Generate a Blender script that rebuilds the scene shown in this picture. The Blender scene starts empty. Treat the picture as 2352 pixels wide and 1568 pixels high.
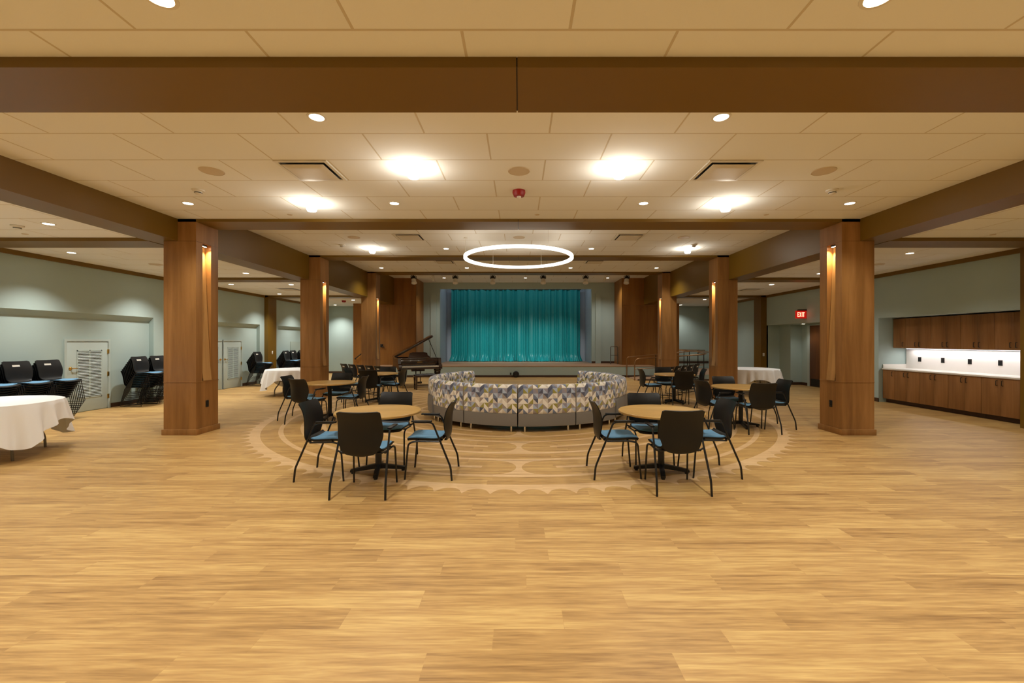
import bpy, bmesh, math, random
from math import sin, cos, pi, radians, sqrt
from mathutils import Vector, Matrix
random.seed(7)
SC = bpy.context.scene
COL = SC.collection
H = 1.55            # eye height
F = 985.0           # focal length in pixels of the 2352 frame

# ------------------------------------------------------------------ helpers
def lin(c):
    return tuple(((v/255)/12.92 if v/255 <= .04045 else ((v/255+.055)/1.055)**2.4) for v in c)

class MB:
    """collects shapes in one bmesh"""
    def __init__(self):
        self.bm = bmesh.new()
    def box(self, x0, x1, y0, y1, z0, z1, bev=0.0, m=None):
        bm = self.bm
        t = bmesh.new()
        bmesh.ops.create_cube(t, size=1)
        for v in t.verts:
            v.co = Vector(((x0+x1)/2+v.co.x*(x1-x0), (y0+y1)/2+v.co.y*(y1-y0), (z0+z1)/2+v.co.z*(z1-z0)))
        if bev > 0:
            bmesh.ops.bevel(t, geom=list(t.edges), offset=bev, segments=2, affect='EDGES', profile=.5)
        self.merge(t, m)
        return self
    def merge(self, t, m=None):
        if m is not None:
            t.transform(m)
        me = bpy.data.meshes.new('tmp'); t.to_mesh(me); t.free()
        self.bm.from_mesh(me); bpy.data.meshes.remove(me)
        return self
    def prism(self, pts, axis, a, b):
        """extrude a 2-D outline along axis ('x': pts=(y,z), 'y': pts=(x,z), 'z': pts=(x,y))"""
        def p3(p, t):
            return (t, p[0], p[1]) if axis == 'x' else (p[0], t, p[1]) if axis == 'y' else (p[0], p[1], t)
        bm = self.bm
        A = [bm.verts.new(p3(p, a)) for p in pts]; B = [bm.verts.new(p3(p, b)) for p in pts]
        n = len(pts)
        f = [bm.faces.new(A[::-1]), bm.faces.new(B)]
        for i in range(n):
            f.append(bm.faces.new((A[i], A[(i+1) % n], B[(i+1) % n], B[i])))
        bmesh.ops.recalc_face_normals(bm, faces=f)
        return self
    def lathe(self, prof, n=24, c=(0, 0, 0), ax='z'):
        """prof = [(r,z)...] turned round an axis through c"""
        bm = self.bm
        rings = []
        for r, z in prof:
            if r < 1e-6:
                rings.append([bm.verts.new(self._ax(0, 0, z, c, ax))])
            else:
                rings.append([bm.verts.new(self._ax(r*cos(2*pi*i/n), r*sin(2*pi*i/n), z, c, ax)) for i in range(n)])
        fs = []
        for R, S in zip(rings, rings[1:]):
            for i in range(n):
                j = (i+1) % n
                if len(R) == 1 and len(S) == 1: continue
                if len(R) == 1: fs.append(bm.faces.new((R[0], S[j], S[i])))
                elif len(S) == 1: fs.append(bm.faces.new((R[i], R[j], S[0])))
                else: fs.append(bm.faces.new((R[i], R[j], S[j], S[i])))
        bmesh.ops.recalc_face_normals(bm, faces=fs)
        return self
    @staticmethod
    def _ax(x, y, z, c, ax):
        if ax == 'z': return (c[0]+x, c[1]+y, c[2]+z)
        if ax == 'y': return (c[0]+x, c[1]+z, c[2]+y)
        return (c[0]+z, c[1]+x, c[2]+y)
    def tube(self, pts, r, n=8, cap=True, sq=None):
        """round tube along a polyline; r may be a list"""
        pts = [Vector(p) for p in pts]
        bm = self.bm
        k = len(pts)
        T = []
        for i in range(k):
            t = (pts[min(i+1, k-1)]-pts[max(i-1, 0)]); T.append(t.normalized())
        u = T[0].orthogonal().normalized()
        rings = []
        for i in range(k):
            u = (u-T[i]*u.dot(T[i]))
            u = u.normalized() if u.length > 1e-6 else T[i].orthogonal().normalized()
            w = T[i].cross(u)
            ri = r[i] if isinstance(r, (list, tuple)) else r
            rings.append([bm.verts.new(pts[i]+(u*cos(2*pi*j/n)+w*sin(2*pi*j/n))*ri) for j in range(n)])
        fs = []
        for R, S in zip(rings, rings[1:]):
            for j in range(n):
                fs.append(bm.faces.new((R[j], R[(j+1) % n], S[(j+1) % n], S[j])))
        if cap:
            fs.append(bm.faces.new(rings[0][::-1])); fs.append(bm.faces.new(rings[-1]))
        bmesh.ops.recalc_face_normals(bm, faces=fs)
        return self
    def sheet(self, fn, nu, nv, thick, skip=None, both=True):
        """fn(u,v)->point, u,v in 0..1; given thickness"""
        t = bmesh.new()
        V = [[t.verts.new(fn(i/nu, j/nv)) for j in range(nv+1)] for i in range(nu+1)]
        for i in range(nu):
            for j in range(nv):
                if skip and skip(i, j): continue
                t.faces.new((V[i][j], V[i+1][j], V[i+1][j+1], V[i][j+1]))
        loose = [v for v in t.verts if not v.link_faces]
        bmesh.ops.delete(t, geom=loose, context='VERTS')
        t.normal_update()
        if thick:
            bmesh.ops.solidify(t, geom=list(t.faces), thickness=thick)
        bmesh.ops.recalc_face_normals(t, faces=list(t.faces))
        return self.merge(t)
    def pillow(self, fn, nu, nv, th, ex=.012):
        """closed slab: fn is the top, the underside sags by th away from the rim"""
        t = bmesh.new()
        T = [[Vector(fn(i/nu, j/nv)) for j in range(nv+1)] for i in range(nu+1)]
        A = [[t.verts.new(p) for p in r] for r in T]
        B = [[None]*(nv+1) for _ in range(nu+1)]
        for i in range(nu+1):
            for j in range(nv+1):
                e = min(i/nu, 1-i/nu, j/nv, 1-j/nv)
                d = ex+(th-ex)*min(1, e*6)**.6
                B[i][j] = t.verts.new(T[i][j]-Vector((0, 0, d)))
        for i in range(nu):
            for j in range(nv):
                t.faces.new((A[i][j], A[i+1][j], A[i+1][j+1], A[i][j+1]))
                t.faces.new((B[i][j+1], B[i+1][j+1], B[i+1][j], B[i][j]))
        rim = [(i, 0) for i in range(nu)]+[(nu, j) for j in range(nv)]+[(i, nv) for i in range(nu, 0, -1)]+[(0, j) for j in range(nv, 0, -1)]
        for k, (i, j) in enumerate(rim):
            i2, j2 = rim[(k+1) % len(rim)]
            t.faces.new((A[i][j], B[i][j], B[i2][j2], A[i2][j2]))
        bmesh.ops.recalc_face_normals(t, faces=list(t.faces))
        return self.merge(t)
    def mesh(self, name, smooth=35):
        me = bpy.data.meshes.new(name)
        self.bm.normal_update(); self.bm.to_mesh(me); self.bm.free()
        if smooth:
            me.polygons.foreach_set('use_smooth', [True]*len(me.polygons))
            me.set_sharp_from_angle(angle=radians(smooth))
        return me
    def build(self, name, mat, parent=None, loc=None, smooth=35):
        o = bpy.data.objects.new(name, self.mesh(name, smooth))
        COL.objects.link(o)
        for m_ in (mat if isinstance(mat, (list, tuple)) else [mat]):
            o.data.materials.append(m_)
        if parent: o.parent = parent
        if loc: o.location = loc
        return o

def fillet(pts, r, n=5):
    pts = [Vector(p) for p in pts]
    out = [pts[0]]
    for a, b, c in zip(pts, pts[1:], pts[2:]):
        d1 = (a-b); d2 = (c-b)
        q = min(r, d1.length*.45, d2.length*.45)
        p1 = b+d1.normalized()*q; p2 = b+d2.normalized()*q
        for i in range(n+1):
            t = i/n
            out.append(p1*(1-t)**2+b*2*t*(1-t)+p2*t*t)
    out.append(pts[-1])
    return out

def tag(o, label=None, cat=None, group=None, kind=None):
    if label: o['label'] = label
    if cat: o['category'] = cat
    if group: o['group'] = group
    if kind: o['kind'] = kind
    return o
def thing(name, loc, label, cat, group=None, rz=0.0):
    o = bpy.data.objects.new(name, None); COL.objects.link(o)
    o.empty_display_size = .1
    o.location = loc; o.rotation_euler = (0, 0, rz)
    return tag(o, label, cat, group)
def struct(mb, name, mat, label, cat, parent=None, smooth=30, loc=None):
    o = mb.build(name, mat, parent, loc, smooth)
    if parent is None: tag(o, label, cat, None, 'structure')
    return o
def dup(src, loc, rz, label, group=None):
    r = src.copy(); COL.objects.link(r)
    r.location = loc; r.rotation_euler = (0, 0, rz)
    r['label'] = label
    if group: r['group'] = group
    for ch in list(src.children):
        c = ch.copy(); COL.objects.link(c); c.parent = r
        for g in list(ch.children):
            d = g.copy(); COL.objects.link(d); d.parent = c
    return r

# ------------------------------------------------------------------ materials
def new_mat(name):
    m = bpy.data.materials.new(name); m.use_nodes = True
    nt = m.node_tree; b = nt.nodes['Principled BSDF']
    return m, nt, b
def plain(name, rgb, rough=.6, metal=0.0, spec=.5, coat=0.0, sheen=0.0, bump=None):
    m, nt, b = new_mat(name)
    b.inputs['Base Color'].default_value = (*lin(rgb), 1)
    b.inputs['Roughness'].default_value = rough
    b.inputs['Metallic'].default_value = metal
    b.inputs['Specular IOR Level'].default_value = spec
    b.inputs['Coat Weight'].default_value = coat
    b.inputs['Sheen Weight'].default_value = sheen
    # slight unevenness so that every surface is a procedural one
    tc = nt.nodes.new('ShaderNodeTexCoord'); nz = nt.nodes.new('ShaderNodeTexNoise')
    nz.inputs['Scale'].default_value = bump[0] if bump else 60
    nz.inputs['Detail'].default_value = 3
    bp = nt.nodes.new('ShaderNodeBump'); bp.inputs['Strength'].default_value = bump[1] if bump else .03
    bp.inputs['Distance'].default_value = .01
    nt.links.new(tc.outputs['Object'], nz.inputs['Vector'])
    nt.links.new(nz.outputs['Fac'], bp.inputs['Height'])
    nt.links.new(bp.outputs['Normal'], b.inputs['Normal'])
    return m
def emit(name, rgb, strength):
    m, nt, b = new_mat(name)
    b.inputs['Base Color'].default_value = (*lin(rgb), 1)
    b.inputs['Emission Color'].default_value = (*lin(rgb), 1)
    b.inputs['Emission Strength'].default_value = strength
    return m
def ramp(nt, stops, interp='LINEAR'):
    r = nt.nodes.new('ShaderNodeValToRGB'); r.color_ramp.interpolation = interp
    e = r.color_ramp.elements
    while len(e) < len(stops): e.new(.5)
    for k, (p, c) in enumerate(stops):
        e[k].position = p; e[k].color = (*lin(c), 1)
    return r
def wood(name, dark, mid, light, scale, rough=.4, coat=0.0, spec=.5, big=.35):
    """grain stretched along the axis with the small scale number"""
    m, nt, b = new_mat(name)
    N = nt.nodes.new; L = nt.links.new
    tc = N('ShaderNodeTexCoord'); mp = N('ShaderNodeMapping')
    mp.inputs['Scale'].default_value = scale
    L(tc.outputs['Object'], mp.inputs['Vector'])
    n1 = N('ShaderNodeTexNoise'); n1.inputs['Scale'].default_value = 1; n1.inputs['Detail'].default_value = 6
    n1.inputs['Roughness'].default_value = .62; n1.inputs['Distortion'].default_value = .4
    L(mp.outputs['Vector'], n1.inputs['Vector'])
    n2 = N('ShaderNodeTexNoise'); n2.inputs['Scale'].default_value = big; n2.inputs['Detail'].default_value = 2
    L(mp.outputs['Vector'], n2.inputs['Vector'])
    mx = N('ShaderNodeMix'); mx.data_type = 'FLOAT'; mx.inputs[0].default_value = .45
    L(n1.outputs['Fac'], mx.inputs[2]); L(n2.outputs['Fac'], mx.inputs[3])
    r = ramp(nt, [(.3, dark), (.5, mid), (.7, light)])
    L(mx.outputs[0], r.inputs['Fac']); L(r.outputs['Color'], b.inputs['Base Color'])
    b.inputs['Roughness'].default_value = rough; b.inputs['Coat Weight'].default_value = coat
    b.inputs['Specular IOR Level'].default_value = spec
    return m

def floor_mat(name, cols, seed):
    m, nt, b = new_mat(name)
    N = nt.nodes.new; L = nt.links.new
    tc = N('ShaderNodeTexCoord')
    br = N('ShaderNodeTexBrick'); br.offset = 0; br.squash = 1
    br.inputs['Scale'].default_value = 1; br.inputs['Brick Width'].default_value = 1.22
    br.inputs['Row Height'].default_value = .178; br.inputs['Mortar Size'].default_value = .0010
    br.inputs['Mortar Smooth'].default_value = .3; br.inputs['Bias'].default_value = 0
    br.inputs['Color1'].default_value = (0, 0, 0, 1); br.inputs['Color2'].default_value = (1, 1, 1, 1)
    br.inputs['Mortar'].default_value = (.25, .25, .25, 1)
    # each row of boards starts at its own place
    sp = N('ShaderNodeSeparateXYZ'); L(tc.outputs['Object'], sp.inputs[0])
    dv = N('ShaderNodeMath'); dv.operation = 'DIVIDE'; dv.inputs[1].default_value = .178; L(sp.outputs['Y'], dv.inputs[0])
    fl_ = N('ShaderNodeMath'); fl_.operation = 'FLOOR'; L(dv.outputs[0], fl_.inputs[0])
    wn = N('ShaderNodeTexWhiteNoise'); wn.noise_dimensions = '1D'; L(fl_.outputs[0], wn.inputs['W'])
    sx = N('ShaderNodeMath'); sx.operation = 'MULTIPLY_ADD'; sx.inputs[1].default_value = 1.22
    L(wn.outputs['Value'], sx.inputs[0]); L(sp.outputs['X'], sx.inputs[2])
    cb = N('ShaderNodeCombineXYZ'); L(sx.outputs[0], cb.inputs['X']); L(sp.outputs['Y'], cb.inputs['Y'])
    L(cb.outputs[0], br.inputs['Vector'])
    # grain: shift the noise per board
    mp = N('ShaderNodeMapping'); mp.inputs['Scale'].default_value = (1.5, 24, 1)
    L(tc.outputs['Object'], mp.inputs['Vector'])
    sh = N('ShaderNodeVectorMath'); sh.operation = 'MULTIPLY_ADD'
    L(br.outputs['Color'], sh.inputs[0]); sh.inputs[1].default_value = (37, 11, 5)
    L(mp.outputs['Vector'], sh.inputs[2])
    n1 = N('ShaderNodeTexNoise'); n1.inputs['Scale'].default_value = 1.0; n1.inputs['Detail'].default_value = 5
    n1.inputs['Roughness'].default_value = .6; n1.inputs['Distortion'].default_value = .5
    L(sh.outputs[0], n1.inputs['Vector'])
    mp2 = N('ShaderNodeMapping'); mp2.inputs['Scale'].default_value = (5, 70, 1)
    L(tc.outputs['Object'], mp2.inputs['Vector'])
    n2 = N('ShaderNodeTexNoise'); n2.inputs['Scale'].default_value = 1; n2.inputs['Detail'].default_value = 3
    L(mp2.outputs['Vector'], n2.inputs['Vector'])
    a = N('ShaderNodeMix'); a.data_type = 'FLOAT'; a.inputs[0].default_value = .17
    L(n1.outputs['Fac'], a.inputs[2]); L(br.outputs['Color'], a.inputs[3])
    c = N('ShaderNodeMix'); c.data_type = 'FLOAT'; c.inputs[0].default_value = .30
    L(a.outputs[0], c.inputs[2]); L(n2.outputs['Fac'], c.inputs[3])
    r = ramp(nt, [(.30, cols[0]), (.5, cols[1]), (.70, cols[2])])
    L(c.outputs[0], r.inputs['Fac']); L(r.outputs['Color'], b.inputs['Base Color'])
    b.inputs['Roughness'].default_value = .42
    b.inputs['Specular IOR Level'].default_value = .35
    bp = N('ShaderNodeBump'); bp.inputs['Strength'].default_value = .04; bp.inputs['Distance'].default_value = .004
    L(n2.outputs['Fac'], bp.inputs['Height']); L(bp.outputs['Normal'], b.inputs['Normal'])
    return m

def tile_mat():
    m, nt, b = new_mat('acoustic ceiling tile')
    N = nt.nodes.new; L = nt.links.new
    tc = N('ShaderNodeTexCoord')
    br = N('ShaderNodeTexBrick'); br.offset = .5; br.offset_frequency = 2
    br.inputs['Scale'].default_value = 1; br.inputs['Brick Width'].default_value = 1.2192
    br.inputs['Row Height'].default_value = .6096; br.inputs['Mortar Size'].default_value = .009
    br.inputs['Mortar Smooth'].default_value = .15
    br.inputs['Color1'].default_value = (*lin(CEIL), 1)
    br.inputs['Color2'].default_value = (*lin(CEIL2), 1)
    br.inputs['Mortar'].default_value = (*lin(GRID), 1)
    L(tc.outputs['Object'], br.inputs['Vector'])
    L(br.outputs['Color'], b.inputs['Base Color'])
    b.inputs['Roughness'].default_value = .9; b.inputs['Specular IOR Level'].default_value = .15
    nz = N('ShaderNodeTexNoise'); nz.inputs['Scale'].default_value = 90
    L(tc.outputs['Object'], nz.inputs['Vector'])
    ad = N('ShaderNodeMath'); ad.operation = 'MULTIPLY_ADD'
    L(br.outputs['Fac'], ad.inputs[0]); ad.inputs[1].default_value = -1.0
    ml = N('ShaderNodeMath'); ml.operation = 'MULTIPLY'; ml.inputs[1].default_value = .15
    L(nz.outputs['Fac'], ml.inputs[0]); L(ml.outputs[0], ad.inputs[2])
    bp = N('ShaderNodeBump'); bp.inputs['Strength'].default_value = .5; bp.inputs['Distance'].default_value = .006
    L(ad.outputs[0], bp.inputs['Height']); L(bp.outputs['Normal'], b.inputs['Normal'])
    return m

CEIL = (238, 238, 234); CEIL2 = (235, 235, 230); GRID = (208, 198, 178)
M = {}
M['floor'] = floor_mat('oak plank floor', [(134, 99, 56), (182, 144, 88), (214, 181, 116)], 0)
M['inlay'] = floor_mat('pale plank inlay', [(188, 152, 106), (210, 175, 128), (224, 192, 148)], 1)
M['tile'] = tile_mat()
M['beam'] = plain('brown beam paint', (114, 84, 12), .42, spec=.5, bump=(8, .02))
M['wall'] = plain('sage wall paint', (170, 188, 184), .75, spec=.3)
M['wall_hi'] = plain('sage wall paint upper', (150, 162, 152), .75, spec=.3)
M['louver_shade'] = plain('louver backing painted shade', (92, 96, 90), .8)  # darker than the door: gap shade put into the colour
M['trim'] = plain('white trim paint', (214, 214, 204), .5)
M['door_grey'] = plain('pale grey door paint', (178, 191, 186), .5)
M['base'] = plain('brown rubber base', (70, 46, 28), .55)
M['wood'] = wood('column veneer', (116, 78, 38), (150, 105, 55), (176, 128, 74), (9, 9, .7), .38)
M['woodw'] = wood('wall panel veneer', (122, 78, 28), (148, 98, 40), (168, 116, 54), (7, 7, .6), .38)
M['nich'] = wood('niche veneer', (150, 108, 58), (180, 136, 80), (200, 156, 98), (9, 9, .7), .4)
M['cab'] = wood('cabinet veneer', (108, 72, 36), (142, 98, 54), (166, 118, 70), (12, 12, .8), .42)
M['ttop'] = wood('table laminate', (168, 132, 72), (188, 150, 86), (202, 165, 100), (2, 14, 2), .32)
M['black'] = plain('black chair plastic', (17, 17, 17), .42, spec=.38, bump=(300, .03))
M['stackblack'] = plain('black stacking plastic', (22, 23, 24), .5, spec=.4)
M['frame'] = plain('black powder coat', (18, 18, 19), .35, spec=.5)
M['blue'] = plain('blue seat fabric', (96, 150, 188), .85, sheen=.2, bump=(400, .1))
M['cloth'] = plain('white tablecloth', (243, 243, 243), .8, sheen=.15, bump=(500, .04))
M['steel'] = plain('grey table steel', (120, 116, 110), .35, metal=.8)
M['chrome'] = plain('chrome', (220, 220, 220), .18, metal=1.0)
M['brass'] = plain('brass', (212, 168, 84), .3, metal=1.0)
M['bronze'] = plain('bronze rail', (150, 112, 72), .35, metal=.7)
M['grey'] = plain('grey vinyl', (128, 125, 122), .5)
M['teal'] = plain('teal satin curtain', (20, 142, 148), .34, spec=.5, sheen=.05)
M['stagegrey'] = plain('blue grey stage paint', (160, 174, 188), .7)
M['stagetop'] = wood('stage boards', (150, 116, 88), (172, 136, 106), (186, 152, 120), (1, 12, 1), .5)
M['piano'] = plain('polished mahogany', (46, 26, 18), .14, spec=.6, coat=.6, bump=(3, .01))
M['pianoin'] = plain('piano lid underside', (116, 78, 40), .2, coat=.5)
M['gold'] = plain('cast iron gold', (150, 116, 52), .4, metal=.6)
M['ivory'] = plain('ivory keys', (238, 232, 214), .3)
M['dark'] = plain('dark fitting', (24, 22, 20), .5)
M['white'] = plain('white fitting', (226, 222, 212), .45)
M['grille'] = plain('speaker grille', (206, 190, 164), .7)
M['ventplate'] = plain('vent face plate', (214, 206, 188), .6)
M['red'] = plain('red alarm plastic', (150, 14, 14), .4)
M['counter'] = plain('white counter', (232, 228, 220), .3)
M['splash'] = plain('white backsplash', (226, 222, 216), .5)
M['doorwood'] = wood('brown door veneer', (84, 48, 22), (104, 62, 30), (120, 76, 40), (8, 8, .7), .4)
M['lens'] = emit('downlight lens', (255, 240, 214), 22)
M['jar'] = emit('bright lamp glass', (255, 246, 226), 22)
M['ring'] = emit('ring lamp diffuser', (255, 246, 230), 5.0)
M['strip'] = emit('cabinet light strip', (244, 240, 255), 6)
M['exit'] = emit('red exit letters', (255, 150, 120), 3.0)
M['exitbg'] = emit('red exit panel', (200, 22, 14), .55)
M['nichelens'] = emit('niche lamp lens', (255, 236, 200), 30)

WARM = (1.0, .97, .89)
def lamp(kind, name, loc, power, color=WARM, size=radians(120), blend=.7, r=.06, parent=None, rot=None):
    d = bpy.data.lights.new(name, kind); d.energy = power; d.color = color
    d.shadow_soft_size = r
    if kind == 'SPOT': d.spot_size = size; d.spot_blend = blend
    o = bpy.data.objects.new(name, d); COL.objects.link(o)
    o.location = loc
    if rot: o.rotation_euler = rot
    if parent: o.parent = parent
    return o

# ------------------------------------------------------------------ shell
YB = -5.0                       # wall behind the camera
GRIDY = [2.64, 7.10, 11.54, 16.0]
HC = [1.752, 2.03, 2.32, 2.60, 2.87]     # nave ceiling heights above the eye, bay by bay
HA = 1.72                        # aisle ceiling above the eye
XL, XR = -9.50, 9.24             # upper wall faces
XLL = -9.62                      # lower left wall face
YW = 20.9                        # stage wall / far wall
XB0, XB1 = 5.65, 6.14            # long beams

fl = struct(MB().box(-10.6, 10.6, YB, 24.6, -.12, 0), 'floor', M['floor'], 'wide oak plank floor with a pale circular inlay', 'floor')

# -- labyrinth inlay in the floor (pale planks), centre under the ring lamp
def inlay():
    bm = bmesh.new()
    cx, cy = 0.0, 9.6
    z = .0012
    s = .34; w = .078; R0 = 5.0
    def pt(r, a):            # angle measured from the side facing the entrance
        return (cx+r*sin(a), cy-r*cos(a), z)
    def arc(r, a0, a1):
        n = max(2, int(abs(a1-a0)/radians(1.5)))
        A = [bm.verts.new(pt(r-w/2, a0+(a1-a0)*i/n)) for i in range(n+1)]
        B = [bm.verts.new(pt(r+w/2, a0+(a1-a0)*i/n)) for i in range(n+1)]
        for i in range(n):
            bm.faces.new((A[i], A[i+1], B[i+1], B[i]))
    lab = {}
    for q in range(4):
        for k in ((2, 5, 8) if q % 2 == 0 else (3, 6, 9)):
            lab.setdefault(k, []).append(q)
    for k in range(1, 12):
        r = R0-s*k
        gaps = []
        for q in lab.get(k, []):
            gaps.append((q*pi/2, (s+.12)/r))
        if not gaps:
            arc(r, 0, 2*pi); continue
        gaps.sort()
        for i, (a, g) in enumerate(gaps):
            b_, g2 = gaps[(i+1) % len(gaps)]
            if b_ <= a: b_ += 2*pi
            arc(r, a+g, b_-g2)
    for k, qs in lab.items():
        r = R0-s*k; Rs = s-w/2
        for q in qs:
            a = q*pi/2
            n = 14; Lp = []; Rp = []
            for i in range(n+1):
                t = -1+2*i/n
                hw = Rs+.035-Rs*sqrt(max(0, 1-t*t))
                rr = r+t*Rs
                Lp.append(bm.verts.new(pt(rr, a-hw/rr))); Rp.append(bm.verts.new(pt(rr, a+hw/rr)))
            for i in range(n):
                bm.faces.new((Lp[i], Rp[i], Rp[i+1], Lp[i+1]))
    # scalloped rim
    nsc = 112; d = 2*pi/nsc
    inn = []; out = []
    for i in range(nsc):
        for j in range(12):
            x = -1+2*j/12
            a = i*d+j/12*d
            xr = abs(x)*.148
            rr = 5.235-sqrt(max(0, .128**2-min(xr, .128)**2)) if xr < .128 else 5.235+(xr-.128)*.9
            inn.append(bm.verts.new(pt(R0-.04, a))); out.append(bm.verts.new(pt(rr, a)))
    n = len(inn)
    for i in range(n):
        j = (i+1) % n
        bm.faces.new((inn[i], inn[j], out[j], out[i]))
    bmesh.ops.recalc_face_normals(bm, faces=list(bm.faces))
    for f in bm.faces:
        if f.normal.z < 0: f.normal_flip()
    me = bpy.data.meshes.new('floor_inlay'); bm.to_mesh(me); bm.free()
    me.materials.append(M['inlay'])
    o = bpy.data.objects.new('floor_inlay', me); COL.objects.link(o); o.parent = fl
    o['label'] = 'pale plank labyrinth inlay'
inlay()

# -- ceilings: origin placed so that the tile joints fall where they do in the room
def ceiling(x0, x1, y0, y1, z, ox, oy, label):
    o = MB().box(x0-ox, x1-ox, y0-oy, y1-oy, 0, .1).build('ceiling', M['tile'], None, (ox, oy, z))
    tag(o, label, 'ceiling', None, 'structure')
bays = [(YB, 2.70, HC[0], -.323, 2.412-.6096*13), (3.1, 7.15, HC[1], .296, 4.795-.6096*3),
        (7.5, 11.6, HC[2], .296, 9.24-.6096*4), (12.0, 16.05, HC[3], .296, 12.3), (16.5, YW+.1, HC[4], .296, 16.6)]
names = ['nearest nave ceiling of pale tiles before the first brown beam', 'nave ceiling of pale tiles between first and second brown beams',
         'nave ceiling of pale tiles above the ring lamp', 'nave ceiling of pale tiles between third and fourth brown beams',
         'nave ceiling of pale tiles in front of the stage curtain']
for (a, b_, hc, ox, oy), nm in zip(bays, names):
    ceiling(-XB0-.02, XB0+.02, a, b_, H+hc, ox, oy, nm)
ceiling(XL-.4, -XB1+.02, YB, YW+.1, H+HA, -.3-1.2192*7, 6.0-.6096*20, 'low tiled ceiling over the left aisle')
ceiling(XB1-.02, XR+.4, YB, YW+.1, H+HA, .3+1.2192*4, 6.0-.6096*20, 'low tiled ceiling over the right aisle')

# -- beams
bn = ['nearest', 'second', 'third', 'fourth']
for i, g in enumerate(GRIDY):
    zb = H+HC[i]-(.066, .05, .05, .05)[i]
    mb = MB()
    mb.box(-XB0-.01, -.017, g, g+.52, zb, H+HC[i+1]+.08).box(-.009, XB0+.01, g, g+.52, zb, H+HC[i+1]+.08)
    bo = struct(mb, 'beam', M['beam'], f'{bn[i]} brown beam across the nave with a centre joint', 'beam')
    MB().box(-.018, -.008, g+.008, g+.51, zb+.008, zb+.3).build('joint', M['dark'], bo)
    for sgn, nm in ((-1, 'left'), (1, 'right')):
        xa, xb = (XL-.1, -XB1+.01) if sgn < 0 else (XB1-.01, XR+.1)
        struct(MB().box(xa, xb, g, g+.5, H+1.66, H+HA+.05), 'beam', M['beam'], f'{bn[i]} shallow brown beam across the {nm} aisle', 'beam')
for sgn, nm in ((-1, 'left'), (1, 'right')):
    xa, xb = sorted((sgn*XB0, sgn*XB1))
    struct(MB().box(xa, xb, YB, 19.4, H+1.667, H+3.1), 'beam', M['beam'], f'long deep brown beam running over the {nm} row of columns', 'beam')

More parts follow.
